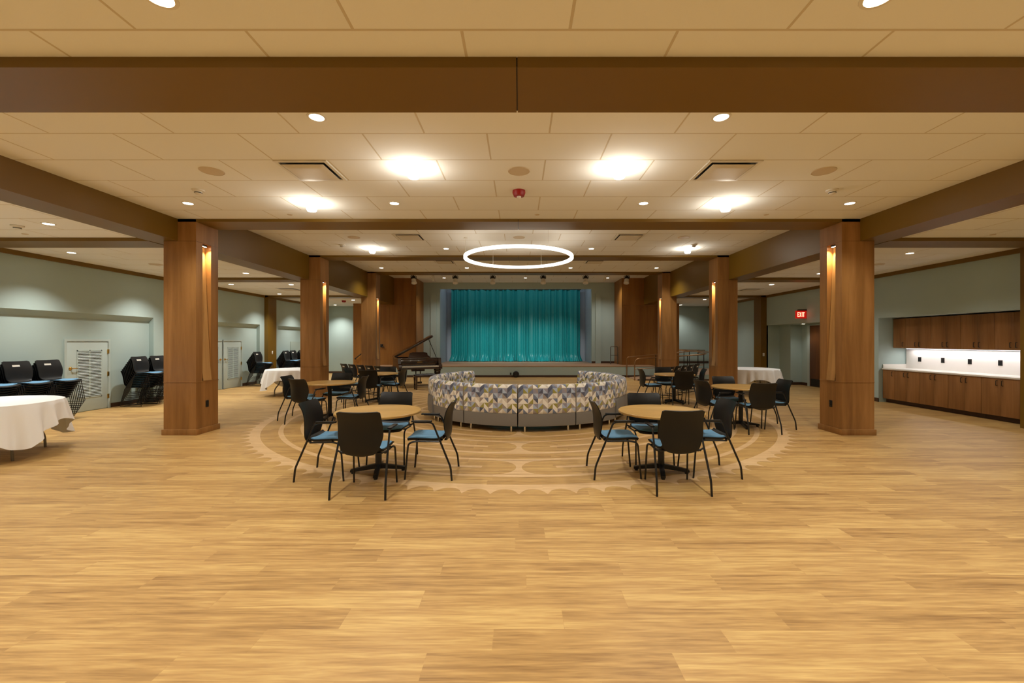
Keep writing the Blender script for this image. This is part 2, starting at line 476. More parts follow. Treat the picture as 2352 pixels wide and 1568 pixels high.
# -- wood columns with a lit niche on the nave side
def column(sgn, y0, label, big):
    xi, xo = 5.346, 5.883
    d = .52
    ztop = H+1.70
    mb = MB(); bm = mb.bm
    wz, jz = H-.668, H+1.66
    nz0, nz1 = wz+.004, jz-.006
    ny0, ny1 = y0+.145, y0+.345       # niche between these
    def X(v): return sgn*v
    def quad(*p):
        return bm.faces.new([bm.verts.new((X(a), b_, c)) for a, b_, c in p])
    fs = []
    # front, back, outer
    fs.append(quad((xi, y0, 0), (xo, y0, 0), (xo, y0, ztop+1.4), (xi, y0, ztop+1.4)))
    fs.append(quad((xo, y0+d, 0), (xi, y0+d, 0), (xi, y0+d, ztop+1.4), (xo, y0+d, ztop+1.4)))
    fs.append(quad((xo, y0, 0), (xo, y0+d, 0), (xo, y0+d, ztop+1.4), (xo, y0, ztop+1.4)))
    # inner face around the niche
    fs.append(quad((xi, y0, 0), (xi, y0+d, 0), (xi, y0+d, nz0), (xi, y0, nz0)))
    fs.append(quad((xi, y0, nz1), (xi, y0+d, nz1), (xi, y0+d, ztop+1.4), (xi, y0, ztop+1.4)))
    fs.append(quad((xi, y0, nz0), (xi, ny0, nz0), (xi, ny0, nz1), (xi, y0, nz1)))
    fs.append(quad((xi, ny1, nz0), (xi, y0+d, nz0), (xi, y0+d, nz1), (xi, ny1, nz1)))
    # jambs and head of the scooped niche
    dp = .11
    fs.append(quad((xi, ny0, nz0), (xi, ny0, nz1), (xi+dp, ny0, nz1)))
    fs.append(quad((xi, ny1, nz0), (xi+dp, ny1, nz1), (xi, ny1, nz1)))
    fs.append(quad((xi, ny0, nz1), (xi, ny1, nz1), (xi+dp, ny1, nz1), (xi+dp, ny0, nz1)))
    o = mb.build('column', M['wood'], None, None, 20)
    tag(o, label, 'column', None, 'structure')
    # sloping back of the niche
    nb = MB()
    n = 10
    def q(i):
        t = i/n
        return xi-.012+(dp+.010)*(t**.75), nz0+(nz1-nz0)*t
    for i in range(n):
        (xa, za), (xb, zb_) = q(i), q(i+1)
        nb.bm.faces.new([nb.bm.verts.new((X(a), b_, c)) for a, b_, c in ((xa, ny0+.002, za), (xa, ny1-.002, za), (xb, ny1-.002, zb_), (xb, ny0+.002, zb_))])
    xa, za = q(0)
    bmesh.ops.remove_doubles(nb.bm, verts=list(nb.bm.verts), dist=1e-5)
    nb.build('niche_panel', M['nich'], o)
    # reveal lines: slim proud rails above and below the shaft, plinth
    r = MB()
    xs = sorted((X(xi-.005), X(xo+.005)))
    r.box(xs[0], xs[1], y0-.005, y0+d+.005, wz-.012, wz, .002)
    r.build('rail', M['wood'], o)
    r = MB()
    xs = sorted((X(xi-.002), X(xo+.002)))
    r.box(xs[0], xs[1], y0-.002, y0+d+.002, jz, jz+.004)
    r.build('joint', M['doorwood'], o)
    p = MB()
    xs = sorted((X(xi-.022), X(xo+.022)))
    p.box(xs[0], xs[1], y0-.022, y0+d+.022, 0, .095, .004)
    p.build('plinth', M['wood'], o)
    # lamp in the niche head
    lp = MB().box(*sorted((X(xi+.035), X(xi+.075))), (ny0+ny1)/2-.055, (ny0+ny1)/2+.055, nz1-.03, nz1-.001)
    lo = lp.build('niche_lamp', M['dark'], o)
    MB().box(*sorted((X(xi+.04), X(xi+.07))), (ny0+ny1)/2-.05, (ny0+ny1)/2-.015, nz1-.034, nz1-.03).box(
        *sorted((X(xi+.04), X(xi+.07))), (ny0+ny1)/2+.015, (ny0+ny1)/2+.05, nz1-.034, nz1-.03).build('lens', M['nichelens'], lo)
    for dy in (-.035, .035):
        lamp('SPOT', 'niche light', (X(xi+.03), (ny0+ny1)/2+dy, nz1-.04), NICHE, (1, .82, .55), radians(100), .8, .015, o,
             rot=(0, radians(6)*sgn, 0))
    if big:
        pl = MB().box(*sorted((X(xi-.006), X(xi+.001))), y0+.215, y0+.285, .43, .545, .002)
        pp = pl.build('outlet_plate', M['dark'], None)
        tag(pp, f'black outlet plate low on the {"left" if sgn < 0 else "right"} front column', 'outlet', 'outlets on the columns')
        for zz in (.465, .51):
            MB().box(*sorted((X(xi-.009), X(xi-.005))), y0+.235, y0+.265, zz-.014, zz+.014, .002).build('socket', M['frame'], pp)
NICHE = 34.0
for k, g in enumerate(GRIDY[1:]):
    for sgn, nm in ((-1, 'left'), (1, 'right')):
        column(sgn, g-.0, f'{("nearest", "middle", "farthest")[k]} square wood column on the {nm} with a lit niche', k == 0)

# -- left wall: upper face, sloped step, recessed lower face with piers
def left_wall():
    mb = MB()
    mb.box(-10.2, XL, YB, YW, H+.62, H+HA+.05)
    for y0, y1 in ((YB, 11.15), (11.95, 15.72), (16.9, YW)):
        mb.box(-10.2, XLL, y0, y1, 0, H+.51)
        mb.prism([(-10.2, H+.51), (XLL, H+.51), (XL, H+.62), (-10.2, H+.62)], 'y', y0, y1)
    for y0, y1 in ((11.15, 11.95), (15.72, 16.9)):
        mb.box(-10.2, XL, y0, y1, 0, H+.62)
    struct(mb, 'wall_left', M['wall'], 'pale sage wall behind the chair stacks', 'wall')
    b = MB()
    for y0, y1, x in ((YB, 9.03, XLL), (10.09, 11.15, XLL), (11.15, 11.95, XL), (11.95, 12.90, XLL), (14.88, 15.72, XLL), (15.72, 16.0, XL), (16.58, 16.9, XL), (16.9, 18.0, XLL), (19.0, YW, XLL)):
        b.box(x-.01, x+.012, y0, y1, 0, .1)
    struct(b, 'baseboard_left', M['base'], 'dark brown base along the left wall', 'baseboard')
    struct(MB().box(XL-.01, XL+.03, YB, YW, H+1.63, H+HA+.01), 'trim_1', M['beam'], 'brown crown strip along the top of the left wall', 'trim')
    struct(MB().box(XL-.05, -9.36, 16.0, 16.55, 0, H+HA), 'column', M['beam'], 'brown painted pilaster on the left wall', 'pilaster')
left_wall()

def louver_door(n, y0, y1, label, handle_low_y=True, hinges=True, x=XLL):
    top = 1.552
    fr = MB()
    fr.box(x-.02, x+.03, y0-.05, y0, 0, top+.05).box(x-.02, x+.03, y1, y1+.05, 0, top+.05).box(x-.02, x+.03, y0, y1, top, top+.05)
    o = MB().box(x-.02, x+.018, y0+.004, y1-.004, .012, top-.004, .002).build(f'door_{n}', M['door_grey'])
    tag(o, label, 'door', None, 'structure')
    fr.build('door_frame', M['door_grey'], o)
    ym = (y0+y1)/2+.03
    lv = MB()
    a, b_ = ym-.26, ym+.26
    lv.box(x+.018, x+.026, a-.02, b_+.02, .30, .325).box(x+.018, x+.026, a-.02, b_+.02, 1.335, 1.36)
    for yy in (a-.02, ym-.012, b_):
        lv.box(x+.018, x+.026, yy, yy+.024, .30, 1.36)
    o2 = MB().box(x+.016, x+.0185, a, b_, .32, 1.34).build('louver_backing_shade', M['louver_shade'], o)  # inner plate coloured dark to paint the shade between the slats
    k = 30
    for i in range(k):
        z = .335+i*(1.0/k)
        lv.prism([(x+.019, z+.016), (x+.030, z+.002), (x+.033, z+.006), (x+.022, z+.020)], 'y', a, b_)
    lv.build('louver', M['door_grey'], o)
    hb = MB()
    yy = y0+.075 if handle_low_y else y1-.075
    dr = 1 if handle_low_y else -1
    hb.lathe([(0, 0), (.034, 0), (.034, .008), (.022, .014), (.012, .02), (.012, .05), (0, .05)], 16, (x+.018, yy, .97), 'x')
    hb.tube(fillet([(x+.06, yy-.005*dr, .97), (x+.062, yy+.06*dr, .972), (x+.055, yy+.12*dr, .965)], .02), .010, 8)
    hb.build('door_handle', M['brass'], o)
    if hinges:
        yh = y1 if handle_low_y else y0
        for zz in (.28, .80, 1.32):
            MB().box(x+.016, x+.034, yh-.018, yh+.018, zz-.05, zz+.05, .003).build('hinge', M['brass'], o)
    return o
louver_door(1, 9.1, 10.02, 'pale louvered door in the left wall between the two nearest chair stacks')
louver_door(2, 13.92, 14.82, 'farther pale louvered door, right leaf of the pair behind the left column')
louver_door(3, 12.96, 13.86, 'louvered door leaf mostly hidden by the nearest left column', False)
o = MB().box(XLL-.02, XLL+.02, 18.02, 18.98, .01, 1.55, .002).build('door_4', M['wall_hi'])
tag(o, 'plain grey door panel behind the farthest chair stacks at left', 'door', None, 'structure')
MB().lathe([(0, 0), (.03, 0), (.026, .03), (.012, .04), (.03, .06), (0, .075)], 14, (XLL+.02, 18.1, .97), 'x').build('door_handle', M['brass'], o)

# -- right wall with cabinet recess and door alcove
def right_wall():
    ZS = H+.60
    mb = MB()
    mb.box(XR, 10.9, YB, YW, ZS, H+HA+.05)                 # upper wall / headers
    mb.box(XR, 10.9, YB, 7.72, 0, ZS)
    mb.box(9.95, 10.9, 7.72, 11.02, 0, ZS)                 # back of the cabinet recess
    mb.box(XR, 10.9, 11.02, 11.42, 0, ZS)                  # pier
    mb.box(10.12, 10.9, 11.42, 16.0, 0, ZS)                # back of the alcove
    mb.box(XR, 10.9, 16.0, YW, 0, ZS)
    mb.box(9.72, 10.12, 15.35, 16.0, 0, ZS)
    struct(mb, 'wall_right', M['wall'], 'sage wall over the cabinets and the exit alcove', 'wall')
    b = MB()
    b.box(XR-.012, XR+.01, YB, 7.72, 0, .1).box(XR-.012, XR+.01, 11.02, 11.42, 0, .1).box(10.108, 10.13, 11.42, 13.86, 0, .1)
    b.box(10.108, 10.13, 14.96, 15.35, 0, .1).box(9.72, 10.12, 15.338, 15.36, 0, .1).box(9.708, 9.73, 15.35, 16, 0, .1).box(XR, 9.72, 15.988, 16.01, 0, .1)
    b.box(XR-.012, XR+.01, 16.5, 17.0, 0, .1)
    struct(b, 'baseboard_right', M['base'], 'dark brown base along the right wall', 'baseboard')
    struct(MB().box(XR-.03, XR+.01, YB, YW, H+1.63, H+HA+.01), 'trim_2', M['beam'], 'brown crown strip along the top of the right wall', 'trim')
    struct(MB().box(9.03, XR+.05, 16.0, 16.48, 0, H+HA), 'column', M['beam'], 'brown painted pilaster beside the exit alcove', 'pilaster')
    struct(MB().box(9.0, XR+.05, 7.1, 7.7, 0, H+HA), 'column', M['beam'], 'brown painted pilaster at the near end of the cabinets', 'pilaster')
    # door in the alcove
    o = MB().box(10.085, 10.13, 13.95, 14.87, .015, 2.10, .002).build('door_5', M['doorwood'])
    tag(o, 'brown wood door in the right alcove under the exit sign', 'door', None, 'structure')
    MB().box(10.06, 10.14, 14.87, 14.96, 0, 2.14).box(10.06, 10.14, 13.86, 13.95, 0, 2.14).box(10.06, 10.14, 13.95, 14.87, 2.10, 2.14).build('door_frame', M['door_grey'], o)
    MB().box(10.078, 10.086, 14.0, 14.82, .03, .27).build('kick_plate', M['dark'], o)
    MB().lathe([(0, 0), (.03, 0), (.03, .01), (.01, .02), (.01, .05), (0, .05)], 14, (10.035, 14.05, 1.0), 'x').build('door_handle', M['steel'], o)
right_wall()

# -- far walls, wall behind the camera
mb = MB()
mb.box(XL-.4, -7.4, YW, YW+.2, 0, H+HA+.1)
struct(mb, 'wall_far_left', M['wall'], 'sage end wall of the left aisle', 'wall')
struct(MB().box(7.2, XR+.4, YW, YW+.2, 0, H+HA+.1), 'wall_far_right', M['wall'], 'sage end wall of the right aisle behind the ramp rails', 'wall')
struct(MB().box(-10.6, 10.6, YB-.2, YB, 0, H+HC[1]), 'wall_near', M['wall'], 'sage wall at the near end of the hall', 'wall')
struct(MB().box(XL-.1, -7.45, YW-.012, YW+.01, 0, .1).box(7.2, XR, YW-.012, YW+.01, .49, .59), 'baseboard_far', M['base'], 'dark brown base along the end walls', 'baseboard')

# -- stage
def stage():
    ST = .49
    mb = MB().box(-6.2, 5.9, 18.62, 24.4, .0, ST-.03)
    o = struct(mb, 'stage_platform', M['wall'], 'low stage platform with a pale front below the teal curtain', 'stage')
    MB().box(-6.2, 5.9, 18.60, 24.4, ST-.03, ST, .004).build('stage_top', M['stagetop'], o)
    MB().box(-6.2, 5.9, 18.606, 18.63, 0, .085).build('stage_base', M['base'], o)
    # proscenium wall with opening
    w = MB()
    zc = H+HC[4]+.08
    w.box(-7.6, -3.86, YW, YW+.18, 0, zc).box(3.54, 7.3, YW, YW+.18, 0, zc).box(-3.86, 3.54, YW, YW+.18, H+2.567, zc)
    w.box(-4.30, -4.02, YW-.07, YW, ST, H+2.33).box(3.72, 3.98, YW-.07, YW, ST, H+2.33)
    struct(w, 'wall_stage', M['wall'], 'pale proscenium wall around the stage opening', 'wall')
    s = MB()
    s.box(-4.06, -3.86, YW+.18, 24.4, ST, 5.2).box(3.54, 3.74, YW+.18, 24.4, ST, 5.2).box(-3.86, -3.4, 23.05, 23.1, ST, 5.2).box(3.0, 3.54, 23.05, 23.1, ST, 5.2).box(-3.9, 3.9, 24.3, 24.5, ST, 5.2).box(-3.9, 3.9, YW+.18, 24.4, 5.1, 5.2)
    struct(s, 'wall_stage_side', M['stagegrey'], 'blue grey side walls inside the stage opening', 'wall')
    b = MB().box(-4.65, -3.86, YW-.012, YW+.01, ST, ST+.1).box(3.54, 4.65, YW-.012, YW+.01, ST, ST+.1)
    struct(b, 'baseboard_stage', M['base'], 'dark brown base on the proscenium wall', 'baseboard')
    # wood panelled wing walls
    for sgn, nm, xo in ((-1, 'left', 7.5), (1, 'right', 7.25)):
        p = MB()
        zs = [(0 if sgn < 0 else ST, ST+.92), (ST+.926, H+1.62), (H+1.626, zc)]
        xs = [4.65, 5.25, 5.85, 6.45, 7.05, xo]
        for (za, zb) in zs:
            for xa, xb in zip(xs, xs[1:]):
                zt = zb if xb <= 5.9 else min(zb, H+HA)
                if za >= zt: continue
                a, b_ = sorted((sgn*(xa+.002), sgn*(xb-.001)))
                p.box(a, b_, 19.40, 19.42, za, zt)
        a, b_ = sorted((sgn*4.66, sgn*(xo-.01)))
        a2, b2 = sorted((sgn*4.66, sgn*5.9))
        p.box(a, b_, 19.415, 19.6, 0, H+HA).box(a2, b2, 19.415, 19.6, H+HA-.01, zc)
        a, b_ = sorted((sgn*4.65, sgn*4.665))
        p.box(a, b_, 19.40, YW, ST, zc)
        struct(p, f'wall_panelled_{nm}', M['woodw'], f'tall wood panelled wing wall {nm} of the stage', 'wall')
stage()

# -- stage curtain
def curtain():
    t = thing('stage_curtain', (0, 22.75, .49), 'floor length pleated teal satin curtain closing the stage', 'curtain')
    rnd = random.Random(3)
    x0, x1 = -3.58, 3.24
    zt = 3.80
    n = 620; m = 40
    ph = [rnd.random()*6.28 for _ in range(8)]
    def fold(x, s):
        a = sin(x*21+1.6*sin(x*1.7+ph[0])+ph[1])*.5+sin(x*34+2.2*sin(x*2.3+ph[2]))*.28+sin(x*9+ph[3])*.35
        return a*(.06+.05*s)
    def P(u, v):
        s = 1-v                     # 0 at top, 1 at hem
        x = x0+(x1-x0)*u
        xx = x
        z = zt*v
        y = fold(x, s)
        # broad swags of depth
        y += .05*sin(x*2.6+ph[4])*s
        if v < .10:                 # the hem spreads in a puddle
            k = (1-v/.10)
            y -= (.26*k**1.6)*(.55+.45*sin(x*7+ph[5]+2*sin(x*3)))+.05*k*sin(x*43+ph[6])
            xx += (.10*(1 if u > .5 else -1)*abs(2*u-1)**3)*k+.03*k*sin(x*26+ph[7])
            z = .10*zt*(1-k)**1.25*.9+.012+ (.05+.035*sin(x*31)*sin(x*12+1))*k*(1-k)*2+.02*k*abs(sin(x*19+2))
        return (xx, y, z)
    MB().sheet(P, n, m, 0).build('cloth', M['teal'], t, None, 0)
    t.children[0].data.polygons.foreach_set('use_smooth', [True]*len(t.children[0].data.polygons))
    MB().box(-3.6, 3.3, -.03, .03, zt-.01, zt+.05).build('track', M['dark'], t)
curtain()

# -- round black thing and outlet at the stage front
t = thing('round_black_disc', (-.13, 18.5, .145), 'round black disc leaning against the pale stage front', 'disc')
MB().lathe([(0, -.05), (.10, -.05), (.128, -.03), (.133, 0), (.128, .05), (.11, .085), (0, .09)], 32, (0, 0, 0), 'y').build('housing', M['dark'], t)
MB().lathe([(0, -.056), (.03, -.056), (.036, -.048), (.09, -.052), (.095, -.045)], 24, (0, 0, 0), 'y').build('grille', M['frame'], t)
o = MB().box(-.39, -.33, 18.606, 18.622, .10, .20, .003).build('outlet_plate', M['dark'])
tag(o, 'dark outlet plate on the stage front beside the black disc', 'outlet')
for zz in (.13, .17):
    MB().box(-.375, -.345, 18.602, 18.607, zz-.012, zz+.012).build('socket', M['frame'], o)

# -- small rail on the stage at right, rail brackets at left
t = thing('handrail', (4.40, 20.0, .49), 'small metal handrail loop standing on the right end of the stage', 'handrail')
MB().tube(fillet([(-.13, 0, 0), (-.13, 0, .82), (.2, 0, .82), (.2, 0, 0)], .05), .017, 8).build('rail', M['steel'], t)
MB().tube([(-.13, 0, .42), (.2, 0, .42)], .012, 8).build('mid_rail', M['steel'], t)
t = thing('handrail', (-7.3, 19.30, 0), 'short sloping dark handrail on the left wood wall', 'handrail')
MB().tube(fillet([(-.1, .0, .76), (.42, .0, 1.16)], .02), .022, 8).build('rail', M['dark'], t)
MB().tube([(-.08, 0, .77), (-.08, .1, .74)], .012, 6).build('bracket', M['dark'], t)
MB().tube([(.3, 0, 1.06), (.3, .1, 1.03)], .012, 6).build('bracket', M['dark'], t)
t = thing('handrail_end', (-6.2, 19.36, 1.36), 'small dark handrail end on the wood panel above the piano', 'handrail')
MB().box(-.045, .045, -.05, .04, -.07, .07, .01).build('bracket', M['dark'], t)
MB().tube([(0, -.03, -.02), (.14, -.03, -.08)], .02, 8).build('rail', M['dark'], t)

# -- ramp right of the stage with rails
def ramp_():
    mb = MB()
    mb.prism([(4.7, 0), (7.5, 0), (7.5, .25), (4.7, .012)], 'y', 17.0, 18.45)
    mb.box(7.5, 9.2, 17.0, 20.85, 0, .25)
    mb.prism([(7.5, 0), (7.5, .25), (5.95, .49), (5.95, 0)], 'y', 19.65, 20.85)
    o = struct(mb, 'ramp', M['stagetop'], 'low switchback ramp right of the stage', 'ramp')
    MB().prism([(4.7, 0), (9.2, 0), (9.2, .24), (7.5, .24), (4.7, .006)], 'y', 16.985, 17.0).build('curb', M['wall'], o)
    MB().box(4.7, 9.2, 16.975, 16.986, 0, .06).build('ramp_base', M['base'], o)
    def zr(x): return max(0, min(.25, (x-4.7)/2.8*.25))
    # near rail
    t = thing('ramp_rail', (4.6, 17.05, 0), 'near bronze ramp rail ending in a curve at the landing', 'handrail', 'ramp handrails')
    pts = [(0, 0, 0), (0, 0, .86), (2.75, 0, 1.03), (3.1, .5, 1.06), (3.1, 1.4, 1.08)]
    MB().tube(fillet(pts, .22, 6), .022, 8).build('rail', M['bronze'], t)
    MB().tube([(0, 0, .45), (2.75, 0, .62)], .013, 6).build('mid_rail', M['bronze'], t)
    for x in (1.35, 2.1, 2.75):
        MB().tube([(x, 0, zr(4.6+x)), (x, 0, .86+x/2.75*.17)], .017, 8).build('post', M['dark'], t)
    MB().tube([(3.1, 1.4, .25), (3.1, 1.4, 1.08)], .017, 8).build('post', M['dark'], t)
    # far rail along the stage front
    t = thing('ramp_rail', (4.66, 18.52, 0), 'far bronze ramp rail along the stage front', 'handrail', 'ramp handrails')
    MB().tube(fillet([(0, 0, 0), (0, 0, .87), (2.7, 0, 1.12)], .1, 5), .022, 8).build('rail', M['bronze'], t)
    for x in (1.25, 2.0, 2.7):
        MB().tube([(x, 0, zr(4.66+x)), (x, 0, .87+x/2.7*.25)], .017, 8).build('post', M['dark'], t)
    t = thing('ramp_rail', (7.3, 19.75, 0), 'upper bronze rail turning back to the stage level', 'handrail', 'ramp handrails')
    MB().tube(fillet([(-1.2, 0, 1.28), (.35, 0, 1.12), (.85, -.6, 1.1), (1.0, -2.7, 1.08)], .4, 7), .022, 8).build('rail', M['bronze'], t)
    for p in ((-1.1, 0, .46, 1.26), (.3, 0, .25, 1.12), (.93, -1.5, .25, 1.09), (1.0, -2.65, .25, 1.08)):
        MB().tube([(p[0], p[1], p[2]), (p[0], p[1], p[3])], .017, 8).build('post', M['dark'], t)
    t = thing('ramp_rail', (7.6, 20.75, 0), 'straight bronze wall rail along the far right end wall', 'handrail', 'ramp handrails')
    MB().tube([(-.1, 0, 1.16), (1.4, 0, 1.12)], .022, 8).build('rail', M['bronze'], t)
    for x in (.1, 1.1):
        MB().tube([(x, 0, 1.15), (x, .1, 1.1), (x, .15, 1.1)], .012, 6).build('bracket', M['dark'], t)
ramp_()

# ------------------------------------------------------------------ cabinets in the right recess
def cabinets():
    yed = [11.0, 10.66, 9.99, 9.32, 8.65, 7.98]
    place = ['narrow unit at the far end', 'second unit from the far end', 'middle unit of the row', 'second unit from the near end', 'unit at the near end by the brown pilaster']
    def cup(z0, z1, xf, nm, lab, grp, hz):
        for i, (yb, ya) in enumerate(zip(yed, yed[1:])):
            o = thing(nm, (xf, (ya+yb)/2, 0), f'{lab}, {place[i]}', 'cabinet', grp)
            hw = (yb-ya)/2-.0015
            d = 9.945-xf
            MB().box(.02, d, -hw, hw, z0, z1).build('carcass', M['cab'], o)
            if z0 < .3:
                MB().box(.09, d, -hw, hw, 0.002, z0).build('toe_kick', M['base'], o)
            doors = [(-hw, hw)] if i == 0 else [(-hw, 0), (0, hw)]
            for k, (p, q) in enumerate(doors):
                dr = MB().box(0, .02, p+.0015, q-.0015, z0+.002, z1-.002, .001).build('door', M['cab'], o)
                yh = p+.05 if (i == 0 or k == 1) else q-.05
                MB().tube(fillet([(.001, yh, hz-.05), (-.03, yh, hz-.05), (-.03, yh, hz+.05), (.001, yh, hz+.05)], .012, 3), .006, 6).build('handle', M['dark'], dr)
    cup(1.385, 2.125, 9.60, 'wall_cabinet', 'wood wall cabinet over the counter', 'wall cabinets over the counter', 1.48)
    cup(.10, .835, 9.33, 'base_cabinet', 'wood base cabinet under the counter', 'base cabinets under the counter', .74)
    o = thing('countertop', (9.62, 9.4, .836), 'long white countertop over the wood base cabinets', 'countertop')
    MB().box(-.31, .325, -1.655, 1.605, 0, .035, .004).build('worktop', M['counter'], o)
    MB().box(-.28, .31, 1.592, 1.606, .035, .135, .002).build('side_splash', M['counter'], o)
    MB().box(.306, .326, -1.655, 1.59, .035, .512).build('backsplash', M['splash'], o)
    t = thing('cabinet_light', (9.80, 9.4, 1.365), 'thin white light strip under the wall cabinets', 'light')
    MB().box(-.02, .02, -1.4, 1.45, .005, .0195).build('housing', M['white'], t)
    MB().box(-.014, .014, -1.38, 1.43, .0, .0055).build('lens', M['strip'], t)
    l = lamp('AREA', 'cabinet strip light', (9.80, 9.42, 1.358), 9, (1, .96, .95))
    l.data.shape = 'RECTANGLE'; l.data.size = .04; l.data.size_y = 2.8
    wh = ['farthest from', 'second farthest from', 'second nearest to', 'nearest to']
    for i, y in enumerate((10.62, 10.04, 9.44, 8.84)):
        p = MB().box(9.917, 9.9258, y-.04, y+.04, 1.05, 1.165, .002).build('outlet_plate', M['dark'])
        tag(p, f'dark outlet plate on the white backsplash, {wh[i]} the camera', 'outlet', 'backsplash outlets')
        MB().box(9.913, 9.9175, y-.02, y+.02, 1.07, 1.145).build('socket', M['frame'], p)
cabinets()

# exit sign
t = thing('exit_sign', (9.07, 13.8, 2.29), 'red lit exit sign projecting from the wall over the alcove', 'sign')
MB().box(-.165, .165, -.03, .03, 0, .25, .006).build('panel', M['exitbg'], t)
MB().box(-.10, .17, -.035, .035, .25, .29, .004).build('housing', M['dark'], t)
lt = MB()
def bars(x0, w, segs):
    for (a, b_, c, d) in segs:
        lt.box(x0+a*w, x0+b_*w, -.036, -.029, .05+c*.15, .05+d*.15)
bars(-.125, .05, [(0, .3, 0, 1), (0, 1, 0, .17), (0, .85, .42, .58), (0, 1, .83, 1)])
for sg in (1, -1):
    lt.prism([(-.065+.0, .05 if sg > 0 else .2), (-.050, .05 if sg > 0 else .2), (-.010, .2 if sg > 0 else .05), (-.025, .2 if sg > 0 else .05)], 'y', -.036, -.029)
bars(.0, .05, [(.25, .6, 0, 1)])
bars(.04, .06, [(0, 1, .83, 1), (.36, .64, 0, 1)])
lt.build('letters', M['exit'], t)
# switch plates on the pilasters
o = MB().box(-9.362, -9.352, 16.24, 16.31, 1.07, 1.19, .002).build('switch_plate', M['white'])
tag(o, 'white switch plate on the brown left wall pilaster', 'switch'); MB().box(-9.353, -9.346, 16.265, 16.285, 1.11, 1.15).build('toggle', M['white'], o)
o = MB().box(9.09, 9.16, 15.99, 16.0, 1.0, 1.12, .002).build('switch_plate', M['white'])
tag(o, 'white switch plate on the brown pilaster by the exit alcove', 'switch'); MB().box(9.115, 9.135, 15.984, 15.991, 1.04, 1.08).build('toggle', M['white'], o)

# ------------------------------------------------------------------ arm chairs
def interp(tab, t):
    for (a, p), (b_, q) in zip(tab, tab[1:]):
        if t <= b_:
            k = (t-a)/(b_-a); k = k*k*(3-2*k)*.35+k*.65
            return tuple(x+(y-x)*k for x, y in zip(p, q)) if isinstance(p, tuple) else p+(q-p)*k
    return tab[-1][1]
def cr(P, t):
    """Catmull-Rom through P, t 0..1"""
    n = len(P)-1; s = min(t*n, n-1e-6); i = int(s); f = s-i
    g = lambda k: P[max(0, min(n, k))]
    a, b_, c, d = g(i-1), g(i), g(i+1), g(i+2)
    return tuple(.5*((2*b_[k])+(-a[k]+c[k])*f+(2*a[k]-5*b_[k]+4*c[k]-d[k])*f*f+(-a[k]+3*b_[k]-3*c[k]+d[k])*f**3) for k in range(len(b_)))

# (y, z, half width, curl) along the shell
BACK = [(-.165, .390, .03, 0), (-.205, .404, .110, .002), (-.232, .440, .162, .012), (-.245, .505, .200, .03), (-.250, .60, .226, .048), (-.254, .67, .226, .05), (-.264, .74, .222, .045), (-.282, .80, .218, .038), (-.304, .852, .215, .03)]
SEAT = [(.238, .425, .195, 0), (.215, .447, .215, 0), (.12, .452, .226, 0), (.0, .447, .228, 0), (-.10, .443, .222, 0), (-.165, .452, .20, .005), (-.200, .474, .186, .02)]
def shell_fn(T, seat):
    def fn(u, v):
        y, z, hw, cu = cr(T, v)
        s = 2*u-1
        # round the top and front corners
        if not seat and v > .86:
            k = (v-.86)/.14; z += k*(.007*s*s-.016*abs(s)**24)
        if seat and v < .15:
            k = 1-v/.15; y -= .03*k*abs(s)**4
        if seat:
            return (hw*s, y+cu*s*s, z+.014*s*s)
        return (hw*s, y+cu*s*s, z+.02*abs(s)**3*max(0, 1-v*4))
    return fn
def make_armchair():
    t = thing('arm_chair', (0, 0, 0), 'x', 'chair')
    MB().sheet(shell_fn(BACK, False), 16, 24, .012).build('backrest', M['black'], t, None, 60)
    MB().pillow(shell_fn(SEAT, True), 16, 14, .036, .010).build('seat_shell', M['black'], t, None, 60)
    C = [(.228, .443, .185, 0), (.212, .462, .196, 0), (.12, .470, .206, 0), (.0, .466, .208, 0), (-.09, .461, .202, 0), (-.15, .468, .185, .004)]
    def cf(u, v):
        x, y, z = shell_fn(C, True)(u, v)
        e = min(1, 6*min(u, 1-u, v, 1-v))
        return (x, y, z-.014*(1-e)**2)
    MB().pillow(cf, 16, 14, .016, .010).build('cushion', M['blue'], t, None, 60)
    for s in (-1, 1):
        fr = MB().tube(fillet([(s*.236, .242, 0), (s*.226, .205, .405), (s*.222, .12, .428), (s*.225, -.14, .424)], .07, 6), .0105, 8)
        fr.build('leg', M['frame'], t)
        MB().tube(fillet([(s*.274, -.292, 0), (s*.272, -.278, .15), (s*.256, -.148, .46)], .04, 5), .0115, 8).build('leg', M['frame'], t)
        am = MB().tube(fillet([(s*.256, -.148, .46), (s*.252, -.078, .628), (s*.250, -.045, .645), (s*.245, .13, .648)], .05, 6), .0105, 8).build('arm', M['frame'], t)
        MB().box(-.024, .024, -.115, .115, -.008, .010, .007, Matrix.Translation((s*.246, .05, .655))).build('armrest', M['black'], am)
    MB().tube([(-.256, -.15, .452), (-.20, -.16, .428), (.20, -.16, .428), (.256, -.15, .452)], .010, 8).tube([(-.223, .10, .428), (.223, .10, .428)], .009, 8).build('seat_frame', M['frame'], t)
    return t
ARM0 = make_armchair()
used = {'a': False, 's': False, 't': False, 'c': False}
def put(src, key, loc, rz, label, group):
    if not used[key]:
        used[key] = True
        src.location = loc; src.rotation_euler = (0, 0, rz); src['label'] = label; src['group'] = group
        return src
    return dup(src, loc, rz, label, group)
def face(deg):   # heading of the sitter, degrees from +Y turning right
    return -radians(deg)

